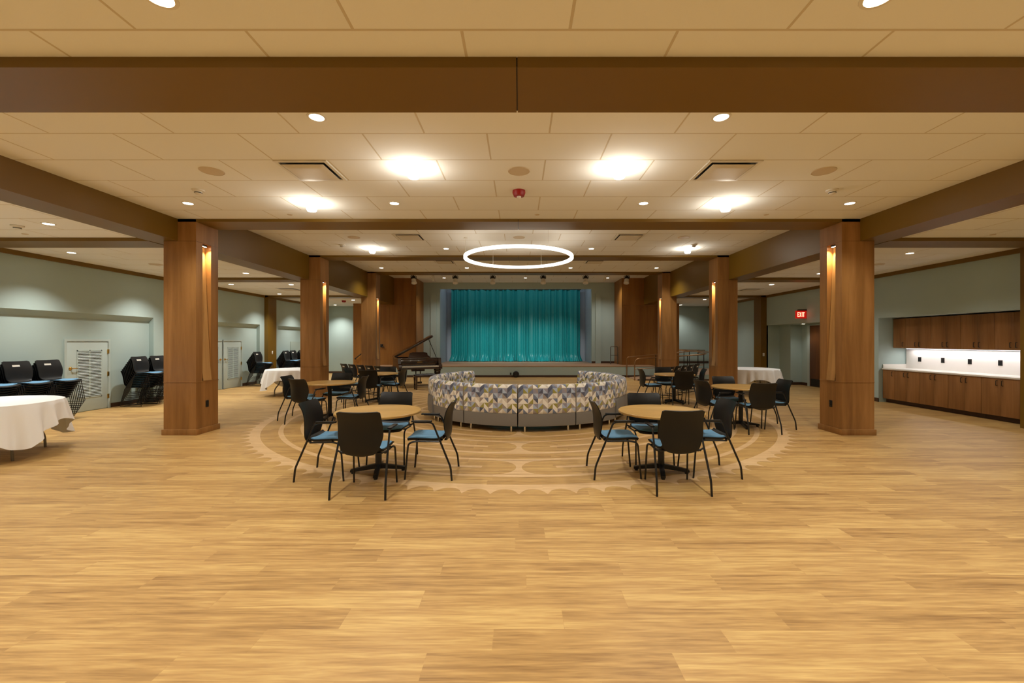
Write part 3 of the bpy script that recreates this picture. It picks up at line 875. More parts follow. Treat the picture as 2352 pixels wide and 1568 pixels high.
# ------------------------------------------------------------------ cafe tables
def make_table():
    t = thing('round_table', (0, 0, 0), 'x', 'table')
    MB().lathe([(0, .70), (.488, .70), (.495, .705), (.496, .722), (.49, .730), (0, .730)], 64).build('tabletop', M['ttop'], t)
    MB().lathe([(.04, .06), (.038, .10), (.038, .66), (.15, .67), (.15, .70), (0, .70)], 24).build('pedestal', M['frame'], t)
    for k in range(4):
        m = Matrix.Rotation(k*pi/2, 4, 'Z')
        a = bmesh.new()
        q = MB()
        q.prism([(.0, .045), (.0, .10), (.05, .098), (.30, .052), (.315, .045), (.315, .022), (.28, .022), (.06, .045)], 'y', -.026, .026)
        q.lathe([(0, 0), (.022, 0), (.022, .018), (.012, .026), (0, .026)], 12, (.285, 0, 0))
        q.bm.transform(m)
        q.build('leg', M['frame'], t)
    return t
TAB0 = make_table()
TABLES = [((-1.67, 5.10), 12, 'round wood table at front left with chairs around it'),
          ((1.69, 5.10), -14, 'round wood table at front right with chairs around it'),
          ((-3.82, 8.66), 5, 'round wood table in front of the middle left column'),
          ((4.06, 7.85), -8, 'round wood table in front of the middle right column'),
          ((-3.65, 11.14), 20, 'round wood table nearest the piano'),
          ((3.92, 10.82), 25, 'round wood table nearest the ramp rails')]
for (x, y), r, lb in TABLES:
    put(TAB0, 't', (x, y, 0), radians(r), lb, 'round wood tables')
tn = ['front left table', 'front right table', 'table by the middle left column', 'table by the middle right column', 'table nearest the piano', 'table nearest the ramp']
CH = [[((-1.58, 4.48), 0, 'back to the camera'), ((-2.19, 5.00), 90, 'on its left side'), ((-1.04, 5.05), -90, 'on its right side'), ((-1.67, 5.60), 180, 'on its far side')],
      [((1.655, 4.58), 0, 'back to the camera'), ((1.135, 5.07), 90, 'on its left side'), ((2.22, 5.10), -90, 'on its right side'), ((1.67, 5.50), 180, 'on its far side')],
      [((-4.01, 8.17), 22, 'turned away at near left'), ((-4.43, 8.66), 90, 'on its left side'), ((-3.36, 8.62), -90, 'on its right side'), ((-3.90, 9.20), 180, 'on its far side')],
      [((4.085, 7.40), 0, 'back to the camera'), ((3.50, 7.72), 78, 'on its left side'), ((4.57, 7.79), -90, 'on its right side'), ((4.05, 8.26), 180, 'on its far side')],
      [((-3.66, 10.65), 0, 'back to the camera'), ((-4.22, 11.17), 90, 'on its left side'), ((-3.22, 11.08), -84, 'on its right side'), ((-3.60, 11.56), 180, 'on its far side')],
      [((3.92, 10.34), 6, 'back to the camera'), ((3.34, 10.9), 88, 'on its left side'), ((4.44, 10.92), -80, 'on its right side'), ((3.90, 11.36), 180, 'on its far side')]]
for lst, nm in zip(CH, tn):
    for (x, y), d, wh in lst:
        put(ARM0, 'a', (x, y, 0), face(d), f'black blue-seated armchair at {nm}, {wh}', 'armchairs around the round tables')

# ------------------------------------------------------------------ stacking chairs
def make_stack_chair():
    t = thing('stacking_chair', (0, 0, 0), 'x', 'chair')
    B = [(-.185, .462, .18, .02), (-.215, .51, .20, .03), (-.228, .58, .218, .04), (-.235, .66, .225, .04), (-.25, .74, .222, .035), (-.285, .845, .216, .025)]
    S = [(.235, .432, .20, 0), (.21, .447, .215, 0), (.10, .450, .224, 0), (.0, .446, .226, 0), (-.10, .443, .218, 0), (-.155, .450, .196, .005), (-.19, .467, .182, .02)]
    nu, nv = 14, 16
    MB().sheet(shell_fn(B, False), nu, nv, .010, skip=lambda i, j: 5 <= i <= 8 and j == nv-3).build('backrest', M['stackblack'], t, None, 60)
    g_ = lambda u, v: shell_fn(B, False)((5+4*u)/nu, (nv-3+v)/nv)
    MB().sheet(g_, 6, 2, .006).build('grip_slot', M['white'], t)['label'] = 'pale grip slot'
    MB().pillow(shell_fn(S, True), 10, 10, .017, .009).build('seat_shell', M['stackblack'], t, None, 60)
    C = [(.185, .4515, .185, 0), (.16, .457, .193, 0), (.08, .4595, .198, 0), (-.06, .4555, .192, 0), (-.13, .457, .176, .004)]
    MB().pillow(shell_fn(C, True), 10, 8, .008, .006).build('cushion', M['blue'], t, None, 60)
    for s in (-1, 1):
        MB().tube(fillet([(s*.19, -.12, .438), (s*.240, -.135, .436), (s*.240, -.252, .035), (s*.222, -.26, .0075), (s*.222, .25, .0075), (s*.240, .245, .035), (s*.240, .165, .436), (s*.19, .16, .438)], .02, 3), .006, 6).build('sled_leg', M['frame'], t)
    MB().tube([(-.18, .16, .438), (.18, .16, .438)], .005, 6).build('cross_bar', M['frame'], t)
    MB().tube([(-.18, -.12, .437), (.18, -.12, .437)], .005, 6).build('cross_bar', M['frame'], t)
    MB().tube([(-.222, -.22, .0075), (.222, -.22, .0075)], .006, 6).build('cross_bar', M['frame'], t)
    return t
ST0 = make_stack_chair()
ordn = ['topmost', 'second', 'third', 'fourth', 'fifth', 'sixth', 'seventh', 'eighth', 'ninth', 'tenth']
STACKS = [(-9.25, 7.38, 'nearest stack at the left picture edge'), (-9.25, 7.90, 'middle stack behind the near white table'), (-9.25, 8.43, 'stack just left of the nearest louvered door'),
          (-9.22, 10.42, 'stack just right of the nearest louvered door'), (-9.22, 10.95, 'stack beside the nearest left column'),
          (-9.22, 15.12, 'stack right of the far louvered door'),
          (-9.22, 16.98, 'stack just beyond the left wall pilaster'), (-9.22, 17.52, 'second stack beyond the left wall pilaster'), (-9.22, 18.2, 'last stack hidden by the middle left column')]
NS = 9
for x, y, wh in STACKS:
    for k in range(NS):
        i = NS-1-k
        frm = 'chair' if i == 0 else 'chair from top'
        put(ST0, 's', (x+.029*k, y, .0005+.042*k), face(90), f'{ordn[i]} black stacking {frm}, {wh}', 'black stacking chairs along the left wall')
rowl = ['leftmost', 'second', 'middle', 'fourth', 'rightmost']
for i in range(5):
    f = i/4
    put(ST0, 's', (-5.36+1.52*f, 13.70-1.32*f, .0005), face(41), f'{rowl[i]} chair of the slotted black row left of the piano', 'row of black chairs left of the piano')
for i in range(5):
    f = i/4
    put(ST0, 's', (4.06+1.34*f, 12.1+1.50*f, .0005), face(-48), f'{rowl[i]} chair of the slotted black row near the ramp', 'row of black chairs near the ramp')

# ------------------------------------------------------------------ cloth covered banquet tables
def make_banquet(x, y, ang, label, clabel, seed, tang=0):
    t = thing('banquet_table', (x, y, 0), label, 'table', 'banquet tables under white cloths', radians(tang))
    R = .745
    MB().lathe([(0, .70), (R-.01, .70), (R, .708), (R, .728), (R-.01, .735), (0, .735)], 48).build('tabletop', M['white'], t)
    for s in (-1, 1):
        for q in (-1, 1):
            MB().tube(fillet([(q*.30, s*.36, .70), (q*.30, s*.38, .36), (q*.42, s*.44, .20), (q*.42, s*.45, 0)], .08, 5), .016, 8).build('leg', M['steel'], t)
        MB().tube([(-.30, s*.375, .42), (.30, s*.375, .42)], .012, 8).tube([(0, s*.36, .42), (0, s*.05, .69)], .009, 8).build('brace', M['steel'], t)
    rnd = random.Random(seed)
    p1, p2 = rnd.random()*6, rnd.random()*6
    c = thing('tablecloth', (x, y, .737), clabel, 'tablecloth', 'white tablecloths on banquet tables', radians(ang))
    Rc = R+.012
    def drop(th):
        k = abs(cos(2*(th-pi/4)))
        return .28+.30*k**3
    def P(u, v):
        th = 2*pi*u
        if v < .4:
            r = Rc*v/.4
            return (r*cos(th), r*sin(th), .006)
        s = (v-.4)/.6
        dr = drop(th)
        k = abs(cos(2*(th-pi/4)))**3
        fold = .042*sin(th*17+p1+1.5*sin(th*3))+.02*sin(th*31+p2)
        r = Rc+.012*min(1, s*6)+s*(.03+.055*k+fold*(.8+.5*k))
        z = .006-dr*s if s > .08 else .006-dr*s*s/.08
        return (r*cos(th), r*sin(th), z)
    MB().sheet(P, 180, 26, 0).build('cloth', M['cloth'], c, None, 60)
make_banquet(-7.16, 5.72, 28, 'round folding banquet table at the left picture edge', 'white cloth on the near left banquet table', 1, -62)
make_banquet(-6.62, 12.66, 4, 'round folding banquet table beside the middle left column', 'white cloth on the table left of the middle left column', 2, 15)
make_banquet(6.95, 12.87, -10, 'round folding banquet table beside the middle right column', 'white cloth on the table right of the middle right column', 3, 40)

# ------------------------------------------------------------------ round sofa
PAL = {'c': (242, 238, 230), 't': (158, 146, 140), 's': (118, 128, 154), 'd': (84, 88, 106), 'o': (158, 150, 76), 'b': (176, 190, 212), 'm': (150, 146, 162), 'w': (214, 206, 194)}
PAT = ['o/cw w\\ct c/dt t\\sw b/ts s\\co'.split(),
       's/dm m\\bs d/sb b\\ot o/sd t\\mw'.split(),
       'm/bc d\\tm s/cb c\\wd t/cm b\\so'.split(),
       'c/wt w\\cs t/cd s\\ct c/ob d\\wc'.split(),
       'b/oc c\\tw w/os o\\cd t/cw m\\bt'.split(),
       't/cd b\\wc d/wo c\\sb m/wc o\\tw'.split()]
def make_fabric():
    m, nt, b = new_mat('geometric woven fabric')
    a = nt.nodes.new('ShaderNodeAttribute'); a.attribute_name = 'weave'
    nt.links.new(a.outputs['Color'], b.inputs['Base Color'])
    b.inputs['Roughness'].default_value = .8; b.inputs['Sheen Weight'].default_value = .2
    tc = nt.nodes.new('ShaderNodeTexCoord'); nz = nt.nodes.new('ShaderNodeTexNoise'); nz.inputs['Scale'].default_value = 500
    bp = nt.nodes.new('ShaderNodeBump'); bp.inputs['Strength'].default_value = .08; bp.inputs['Distance'].default_value = .004
    nt.links.new(tc.outputs['Object'], nz.inputs['Vector']); nt.links.new(nz.outputs['Fac'], bp.inputs['Height']); nt.links.new(bp.outputs['Normal'], b.inputs['Normal'])
    return m
M['fabric'] = make_fabric()
CELL = .084
def pat_color(u, v):
    """u along, v up, in cells"""
    ci, rj = int(math.floor(u)), int(math.floor(v))
    p = PAT[(5-rj) % 6][ci % 6]
    fu, fv = u-ci, v-rj
    if p[1] == '/': up = fv > fu
    else: up = fv > 1-fu
    return PAL[p[0]] if up else PAL[p[2]], p[1]
def printed(outline, a0, a1, name, parent, shift):
    """sweep a (r,z) profile round the sofa centre from angle a0 to a1, with the woven pattern laid along it"""
    Lr = (a1-a0)*2.1
    nc = max(1, round(Lr/CELL)); sub = 3
    NU = nc*sub
    # arclength resample of the outline
    seg = [0]
    for p, q in zip(outline, outline[1:]): seg.append(seg[-1]+math.dist(p, q))
    nr = round(seg[-1]/CELL); NV = nr*sub
    def prof(t):
        d = t*seg[-1]
        for i in range(len(outline)-1):
            if d <= seg[i+1]+1e-9:
                k = (d-seg[i])/(seg[i+1]-seg[i]); p, q = outline[i], outline[i+1]
                return p[0]+(q[0]-p[0])*k, p[1]+(q[1]-p[1])*k
        return outline[-1]
    bm = bmesh.new()
    lay = bm.loops.layers.float_color.new('weave')
    V = []
    edge = .012
    for i in range(NU+1):
        a = a0+(a1-a0)*i/NU
        col = []
        e = min(i, NU-i)
        for j in range(NV+1):
            r, z = prof(j/NV)
            col.append(bm.verts.new((SOFC[0]+r*sin(a), SOFC[1]-r*cos(a), z)))
        V.append(col)
    for i in range(NU):
        for j in range(NV):
            uu, vv = (i+.5)/sub, (j+.5)/sub
            _, dg = pat_color(uu+shift, vv)
            q = (V[i][j], V[i+1][j], V[i+1][j+1], V[i][j+1])
            tri = ((q[0], q[1], q[2]), (q[0], q[2], q[3])) if dg == '/' else ((q[0], q[1], q[3]), (q[1], q[2], q[3]))
            cen = (((i+.67)/sub, (j+.33)/sub), ((i+.33)/sub, (j+.67)/sub)) if dg == '/' else (((i+.33)/sub, (j+.33)/sub), ((i+.67)/sub, (j+.67)/sub))
            for tr, (cu, cv) in zip(tri, cen):
                f = bm.faces.new(tr)
                c, _ = pat_color(cu+shift, cv)
                for l in f.loops: l[lay] = (*lin(c), 1)
    # end caps
    for col, flip in ((V[0], True), (V[-1], False)):
        f = bm.faces.new(col if flip else col[::-1])
        for l in f.loops: l[lay] = (*lin(PAL['w']), 1)
    bmesh.ops.recalc_face_normals(bm, faces=list(bm.faces))
    me = bpy.data.meshes.new(name); bm.to_mesh(me); bm.free()
    me.polygons.foreach_set('use_smooth', [True]*len(me.polygons)); me.set_sharp_from_angle(angle=radians(50))
    me.materials.append(M['fabric'])
    o = bpy.data.objects.new(name, me); COL.objects.link(o); o.parent = parent
    return o
def sweep(outline, a0, a1, name, mat, parent, n=14, bulge=0):
    mb = MB(); bm = mb.bm
    V = []
    for i in range(n+1):
        a = a0+(a1-a0)*i/n
        V.append([bm.verts.new((SOFC[0]+r*sin(a), SOFC[1]-r*cos(a), z)) for r, z in outline])
    k = len(outline)
    for i in range(n):
        for j in range(k):
            bm.faces.new((V[i][j], V[i+1][j], V[i+1][(j+1) % k], V[i][(j+1) % k]))
    bm.faces.new(V[0]); bm.faces.new(V[-1][::-1])
    bmesh.ops.recalc_face_normals(bm, faces=list(bm.faces))
    return mb.build(name, mat, parent)
SOFC = (0, 0)
def sofa():
    global SOFC
    cx, cy = .18, 9.42
    SOFC = (0, 0)
    fr = [-61.5, -33.5, -5.5, 22.5, 50.5]
    nm_f = ['far left', 'centre left', 'centre right', 'far right']
    left = [-138, -112.5, -87, -61.5]; right = [50.5, 80, 109, 138]
    segs = [(a, b_, 'f', f'curved sofa section with patterned back to the camera, {nm_f[i]}') for i, (a, b_) in enumerate(zip(fr, fr[1:]))]
    segs += [(a, b_, 's', f'curved sofa section on the left arc, {("farthest", "middle", "nearest")[i]}') for i, (a, b_) in enumerate(zip(left, left[1:]))]
    segs += [(a, b_, 's', f'curved sofa section on the right arc, {("nearest", "middle", "farthest")[i]}') for i, (a, b_) in enumerate(zip(right, right[1:]))]
    for n, (a, b_, kind, lb) in enumerate(segs):
        t = thing('sofa_section', (cx, cy, 0), lb, 'sofa', 'sections of the round sofa')
        g = radians(.28)
        a0, a1 = radians(a)+g, radians(b_)-g
        zb = .318 if kind == 'f' else .485
        # back pad: outer bottom -> over the top -> inner bottom
        R = 2.12
        out = [(R-.006, zb), (R+.004, zb+.02), (R+.006, zb+.12), (R+.002, .70), (R-.006, .765), (R-.03, .800), (R-.075, .812), (R-.125, .806), (R-.165, .785), (R-.185, .74), (R-.20, .62), (R-.215, .47)]
        printed(out, a0, a1, 'backrest', t, n*4)
        ob = [(R-.01, .10), (R-.004, .13), (R-.004, zb-.003), (R-.03, zb), (R-.2, zb), (R-.2, .10)]
        if kind == 's':
            ob = [(R-.03, .10), (R+.012, .14), (R+.022, .28), (R+.014, .42), (R-.012, zb-.004), (R-.2, zb-.004), (R-.2, .10)]
        sweep(ob, a0, a1, 'base', M['grey'], t)
        sweep([(R-.21, .10), (R-.21, .40), (1.33, .40), (1.30, .37), (1.31, .10)], a0, a1, 'seat_base', M['grey'], t)
        sweep([(R-.215, .402), (R-.215, .455), (1.36, .465), (1.30, .452), (1.285, .43), (1.30, .402)], a0, a1, 'seat_cushion', M['grey'], t)
        for aa in (a0+radians(3), a1-radians(3)):
            for r in (R-.07, 1.42):
                MB().lathe([(0, 0), (.019, 0), (.019, .10), (0, .10)], 14, (r*sin(aa), -r*cos(aa), 0)).build('leg', M['chrome'], t)
sofa()

# ------------------------------------------------------------------ grand piano and bench
def piano():
    ang = math.atan2(.54, 1.113)
    t = thing('grand_piano', (-3.33, 14.52, 0), 'dark mahogany grand piano with raised lid by the stage', 'piano', None, ang)
    # local: +x along keyboard to the treble, +y to the tail
    w = .735
    def rim(yoff=0, inset=0.0):
        pts = [(-w+inset, .22), (-w+inset, 1.05), (-w+inset+.03, 1.28), (-.60+inset*.5, 1.46), (-.45, 1.55-inset), (-.28, 1.54-inset), (-.10-inset*.3, 1.44-inset), (.02-inset*.7, 1.25-inset*.5), (.12-inset, 1.0), (.26-inset, .82-inset*.5), (.45-inset, .70-inset), (.62-inset*.7, .58-inset), (w-inset, .42-inset*.3), (w-inset, .22)]
        # smooth
        S = []
        m = 60
        for i in range(m+1):
            S.append(cr(pts, i/m))
        return S
    o_ = rim(); i_ = rim(0, .035)
    mb = MB(); bm = mb.bm
    z0, z1 = .66, .985
    A0 = [bm.verts.new((x, y, z0)) for x, y in o_]; A1 = [bm.verts.new((x, y, z1)) for x, y in o_]
    B1 = [bm.verts.new((x, y, z1)) for x, y in i_]; B0 = [bm.verts.new((x, y, z0+.14)) for x, y in i_]
    n = len(o_)
    for i in range(n-1):
        bm.faces.new((A0[i], A0[i+1], A1[i+1], A1[i])); bm.faces.new((A1[i], A1[i+1], B1[i+1], B1[i])); bm.faces.new((B1[i], B1[i+1], B0[i+1], B0[i]))
    bm.faces.new(A0)
    bmesh.ops.recalc_face_normals(bm, faces=list(bm.faces))
    mb.build('case', M['piano'], t)
    g = MB(); vs = [g.bm.verts.new((x*.995, y, z0+.18)) for x, y in i_]; f = g.bm.faces.new(vs); f.normal_update()
    if f.normal.z < 0: f.normal_flip()
    g.build('harp', M['gold'], t)
    # arms, keybed, fallboard
    k = MB()
    for s in (-1, 1):
        k.prism([(-.06, .61), (-.06, .70), (-.04, .76), (.06, .80), (.10, .985), (.25, .985), (.25, .61)], 'x', *sorted((s*(w-.10), s*w)))
    k.box(-w+.1, w-.1, -.06, .25, .61, .672, .004).box(-w+.02, w-.02, .25, .33, .66, .80)
    k.build('key_bed', M['piano'], t)
    MB().box(-w+.1, w-.1, .115, .15, .70, .93, .006).build('fallboard', M['piano'], t)
    MB().box(-.09, .09, .113, .116, .835, .86).build('nameplate', M['gold'], t)
    MB().box(-w+.1, w-.1, .12, .30, .93, .985, .006).build('stretcher', M['piano'], t)
    ks = MB()
    nk = 52; kw = (2*(w-.115))/nk
    for i in range(nk):
        x = -w+.115+i*kw
        ks.box(x+.0006, x+kw-.0006, -.035, .115, .68, .722)
    kk = ks.build('white_keys', M['ivory'], t)
    bk = MB()
    for i in range(nk-1):
        if i % 7 in (0, 1, 3, 4, 5):
            x = -w+.115+(i+1)*kw
            bk.box(x-.006, x+.006, .02, .115, .722, .734)
    bk.build('black_keys', M['frame'], t)
    # music desk
    d = MB()
    pts = [(-.38, 0), (.40, 0), (.38, .03), (.31, .09), (.30, .17), (.27, .175), (.20, .195), (-.20, .195), (-.27, .175), (-.30, .17), (-.36, .03)]
    d.prism(pts, 'y', -.009, .009)
    d.bm.transform(Matrix.Translation((.02, .34, .99)) @ Matrix.Rotation(radians(-18), 4, 'X'))
    d.build('music_desk', M['piano'], t)
    # raised lid hinged on the bass side
    lm = Matrix.Translation((-w, 0, .995)) @ Matrix.Rotation(radians(-29), 4, 'Y') @ Matrix.Translation((w, 0, 0))
    op = [p for p in o_]
    main = [(x, y) for x, y in op if y >= .44]
    main = [(-w-.01, .46)]+[(x*1.01, y*1.005) for x, y in main if y > .46]+[(w+.01, .46)]
    l = MB().prism(main, 'z', .004, .026); l.bm.transform(lm); lid = l.build('lid', M['piano'], t)
    l2 = MB().prism([(x*.985, y) for x, y in main], 'z', 0, .004); l2.bm.transform(lm); l2.build('lid_underside', M['pianoin'], lid)
    fl_ = MB().box(-w-.01, w+.01, .462, .86, .028, .070, .006); fl_.bm.transform(lm); fl_.build('front_flap', M['piano'], lid)
    p2 = lm @ Vector((w-.16, .56, 0))
    MB().tube([(w-.06, .5, .985), p2], .011, 8).build('lid_prop', M['dark'], t)
    # legs
    for (x, y) in ((-w+.12, .12), (w-.12, .12), (-.30, 1.28)):
        q = MB()
        q.lathe([(0, .61), (.125, .61), (.13, .56), (.105, .53), (.115, .50), (.072, .13), (.078, .11), (.05, .09), (.035, .06), (0, .06)], 8, (x, y, 0))
        q.bm.transform(Matrix.Identity(4))
        lg = q.build('leg', M['piano'], t, None, 30)
        MB().lathe([(0, -.012), (.028, -.012), (.03, 0), (.028, .012), (0, .012)], 14, (x, y, .03), 'x').tube([(x, y, .03), (x, y, .08)], .014, 8).build('caster', M['brass'], lg)
    # pedal lyre
    ly = MB().box(-.13, .13, .36, .40, .10, .16, .006).box(-.09, -.065, .36, .40, .16, .64).box(.065, .09, .36, .40, .16, .64).box(-.22, .22, .33, .48, .52, .66)
    lyo = ly.build('pedal_lyre', M['piano'], t)
    for x in (-.07, 0, .07):
        MB().box(x-.014, x+.014, .24, .37, .085, .10, .005).build('pedal', M['brass'], lyo)
    # bench
    b = thing('piano_bench', (-3.06, 13.98, 0), 'dark tufted piano bench in front of the keyboard', 'bench', None, ang)
    MB().box(-.36, .36, -.17, .17, .40, .465, .006).build('frame', M['piano'], b)
    def cush(u, v):
        x = -.355+.71*u; y = -.165+.33*v
        e = min(1, 8*min(u, 1-u)), min(1, 5*min(v, 1-v))
        return (x, y, .466+.038*sqrt(e[0]*e[1])-.012*abs(sin(u*pi*5)*sin(v*pi*3)))
    MB().sheet(cush, 40, 20, 0).build('cushion', M['dark'], b, None, 60)
    for sx in (-1, 1):
        for sy in (-1, 1):
            MB().tube([(sx*.31, sy*.125, .41), (sx*.31, sy*.125, .05), (sx*.31, sy*.125, 0)], [.046, .034, .03], 4).build('leg', M['piano'], b)
    MB().box(-.30, .30, -.015, .015, .12, .15).build('stretcher', M['piano'], b)
piano()

# ------------------------------------------------------------------ lights and ceiling fittings
def make_downlight():
    t = thing('downlight', (0, 0, 0), 'x', 'light')
    MB().lathe([(.062, .0), (.064, -.006), (.083, -.004), (.085, .001)], 24).build('trim_ring', M['white'], t)
    MB().lathe([(0, -.003), (.062, -.003)], 24).build('lens', M['lens'], t)
    return t
DL = make_downlight(); used['d'] = False
def downlight(x, y, z, label, group, power, size=130, color=WARM, tilt=None, blend=.8):
    o = put(DL, 'd', (x, y, z), 0, label, group)
    lamp('SPOT', 'downlight beam', (x, y, z-.03), power, color, radians(size), blend, .06, None, tilt)
PN = 95
four = ['leftmost', 'second from left', 'second from right', 'rightmost']
G = 'small recessed downlights'
rows = [(2.18, 0, 'nearest tiles before the first beam', (-4.86, -1.83, 1.83, 4.86)), (3.88, 1, 'tiles just behind the nearest beam', (-4.86, -1.83, 1.83, 4.86)),
        (6.30, 1, 'tiles just before the second beam', (-4.86, -1.83, 1.83, 4.86)), (10.72, 2, 'tiles beside the ring lamp', (-1.82, 1.81)),
        (15.15, 3, 'tiles just before the fourth beam', (-4.86, -1.84, 1.82, 4.86)), (19.36, 4, 'tiles above the stage edge', (-3.38, .29, 4.0))]
for y, b_, nm, xs in rows:
    for i, x in enumerate(xs):
        w = four[i] if len(xs) == 4 else ('left one', 'right one')[i] if len(xs) == 2 else ('left one', 'middle one', 'right one')[i]
        downlight(x, y, H+HC[b_], f'small recessed downlight in the {nm}, {w}', G, PN*(1.75, 1.1, 1.25, 1.35, 1.3)[b_])
for y in (-.3, -3.0):
    for x in (-4.86, -1.83, 1.83, 4.86):
        lamp('SPOT', 'downlight beam', (x, y, H+HC[0]-.03), PN*1.7, WARM, radians(130), .8)
od = ['first', 'second', 'third', 'fourth', 'fifth', 'sixth', 'seventh']
for i, y in enumerate((6.27, 10.80, 12.95, 17.8)):
    downlight(-6.88, y, H+HA, f'{od[i]} downlight along the left aisle beside the long beam', G, PN)
for i, y in enumerate((8.30, 10.60, 12.90, 15.5, 17.9, 20.2)):
    downlight(-8.66, y, H+HA, f'{od[i]} downlight washing the left wall', G, 260, 112, (1, .97, .9), None, 1.0)
for i, y in enumerate((3.8, 5.9)):
    lamp('SPOT', 'downlight beam', (-8.66, y, H+HA-.03), 260, (1, .97, .9), radians(112), 1.0)
downlight(9.68, 14.6, H+.60, 'added downlight brightening the exit alcove from its soffit', G, 14, 130)  # added lamp, no known fitting here; lifts the alcove walls
for i, y in enumerate((6.34, 8.36, 10.86, 12.93, 17.6, 20.2)):
    downlight(7.62, y, H+HA, f'{od[i]} downlight along the right aisle ceiling', G, PN*.8)
for x in (-7.6, 7.6):
    for y in (-2, 1.6, 4):
        lamp('SPOT', 'downlight beam', (x, y, H+HA-.03), PN*.7, WARM, radians(130), .8)

def make_jar():
    t = thing('ceiling_lamp', (0, 0, 0), 'x', 'light')
    MB().lathe([(0, 0), (.072, 0), (.072, -.006), (.068, -.008)], 24).build('canopy', M['white'], t)
    MB().lathe([(.068, -.008), (.078, -.04), (.072, -.10), (.058, -.125), (0, -.13)], 24).build('glass_shade', M['jar'], t)
    return t
JAR = make_jar(); used['j'] = False
for x, y, b_, lb in ((-1.23, 5.0, 1, 'bright glass ceiling lamp left of the red alarm'), (1.17, 5.0, 1, 'bright glass ceiling lamp right of the red alarm'),
                     (-3.03, 6.27, 1, 'bright glass ceiling lamp at left before the second beam'), (3.02, 6.27, 1, 'bright glass ceiling lamp at right before the second beam'),
                     (-3.65, 10.68, 2, 'bright glass ceiling lamp left of the ring lamp'), (4.20, 10.68, 2, 'bright glass ceiling lamp right of the ring lamp')):
    put(JAR, 'j', (x, y, H+HC[b_]), 0, lb, 'bright glass ceiling lamps')
    lamp('POINT', 'jar light', (x, y, H+HC[b_]-.22), 9, (1, .96, .86), r=.05)

def make_disc(name, r, mat, prof, cat):
    t = thing(name, (0, 0, 0), 'x', cat)
    return t
SPK = thing('ceiling_speaker', (0, 0, 0), 'x', 'speaker')
MB().lathe([(.122, 0), (.126, -.008), (.132, -.004), (.133, .001)], 32).build('rim', M['grille'], SPK)
MB().lathe([(0, -.007), (.08, -.007), (.122, -.005)], 32).build('grille', M['grille'], SPK)
used['sp'] = False
for x, y, z, lb in ((-3.66, 5.11, HC[1], 'left round ceiling speaker before the second beam'), (0, 5.11, HC[1], 'round ceiling speaker above the red alarm'), (3.63, 5.11, HC[1], 'right round ceiling speaker before the second beam'),
                    (-3.68, 9.56, HC[2], 'round ceiling speaker left of the ring lamp'), (0, 9.56, HC[2], 'round ceiling speaker over the ring lamp'), (3.68, 9.56, HC[2], 'round ceiling speaker right of the ring lamp'),
                    (8.0, 9.57, HA, 'round ceiling speaker in the right aisle near the cabinets'), (-8.1, 9.57, HA, 'round ceiling speaker in the left aisle')):
    put(SPK, 'sp', (x, y, H+z), 0, lb, 'round ceiling speakers')

SMK = thing('smoke_detector', (0, 0, 0), 'x', 'smoke detector')
MB().lathe([(0, 0), (.075, 0), (.075, -.012), (.05, -.022), (0, -.022)], 24).build('base', M['white'], SMK)
MB().lathe([(.045, -.022), (.042, -.05), (.03, -.058), (0, -.058)], 20).build('sensor', M['white'], SMK)
MB().lathe([(.0425, -.034), (.046, -.036), (.046, -.042), (.042, -.044)], 20).build('slot', M['dark'], SMK)
used['sm'] = False
for x, y, z, lb in ((-4.30, 5.75, HC[1], 'white smoke detector at left on the nave tiles'), (4.20, 5.75, HC[1], 'white smoke detector at right on the nave tiles'),
                    (-4.25, 10.3, HC[2], 'white smoke detector left of the ring lamp'), (4.2, 10.3, HC[2], 'white smoke detector right of the ring lamp'),
                    (-7.45, 6.37, HA, 'white smoke detector in the near left aisle'), (-6.75, 14.2, HA, 'white smoke detector in the far left aisle')):
    put(SMK, 'sm', (x, y, H+z), 0, lb, 'smoke detectors')
SPR = thing('ceiling_sprinkler', (0, 0, 0), 'x', 'sprinkler')
MB().lathe([(0, -.008), (.036, -.008), (.040, -.004), (.04, 0)], 20).build('cover', M['grille'], SPR)
used['pr'] = False
for x, y, z, lb in ((-3.66, 6.85, HC[1], 'sprinkler cover at left before the second beam'), (.29, 6.85, HC[1], 'sprinkler cover at centre before the second beam'), (3.95, 6.85, HC[1], 'sprinkler cover at right before the second beam'),
                    (-7.9, 6.86, HA, 'sprinkler cover in the left aisle'), (7.62, 6.9, HA, 'sprinkler cover in the right aisle')):
    put(SPR, 'pr', (x, y, H+z), 0, lb, 'sprinkler covers')
for x, y, z, lb in ((0, 5.78, HC[1], 'red ceiling fire alarm between the two bright lamps'), (-7.35, 18.0, HA, 'red fire alarm on the far left aisle ceiling')):
    t = thing('ceiling_alarm', (x, y, H+z), lb, 'alarm', 'red fire alarms')
    MB().lathe([(0, 0), (.085, 0), (.088, -.03), (.07, -.075), (0, -.08)], 28).build('housing', M['red'], t)
    MB().lathe([(.03, -.078), (.03, -.095), (.018, -.105), (0, -.107)], 16).build('strobe', M['white'], t)

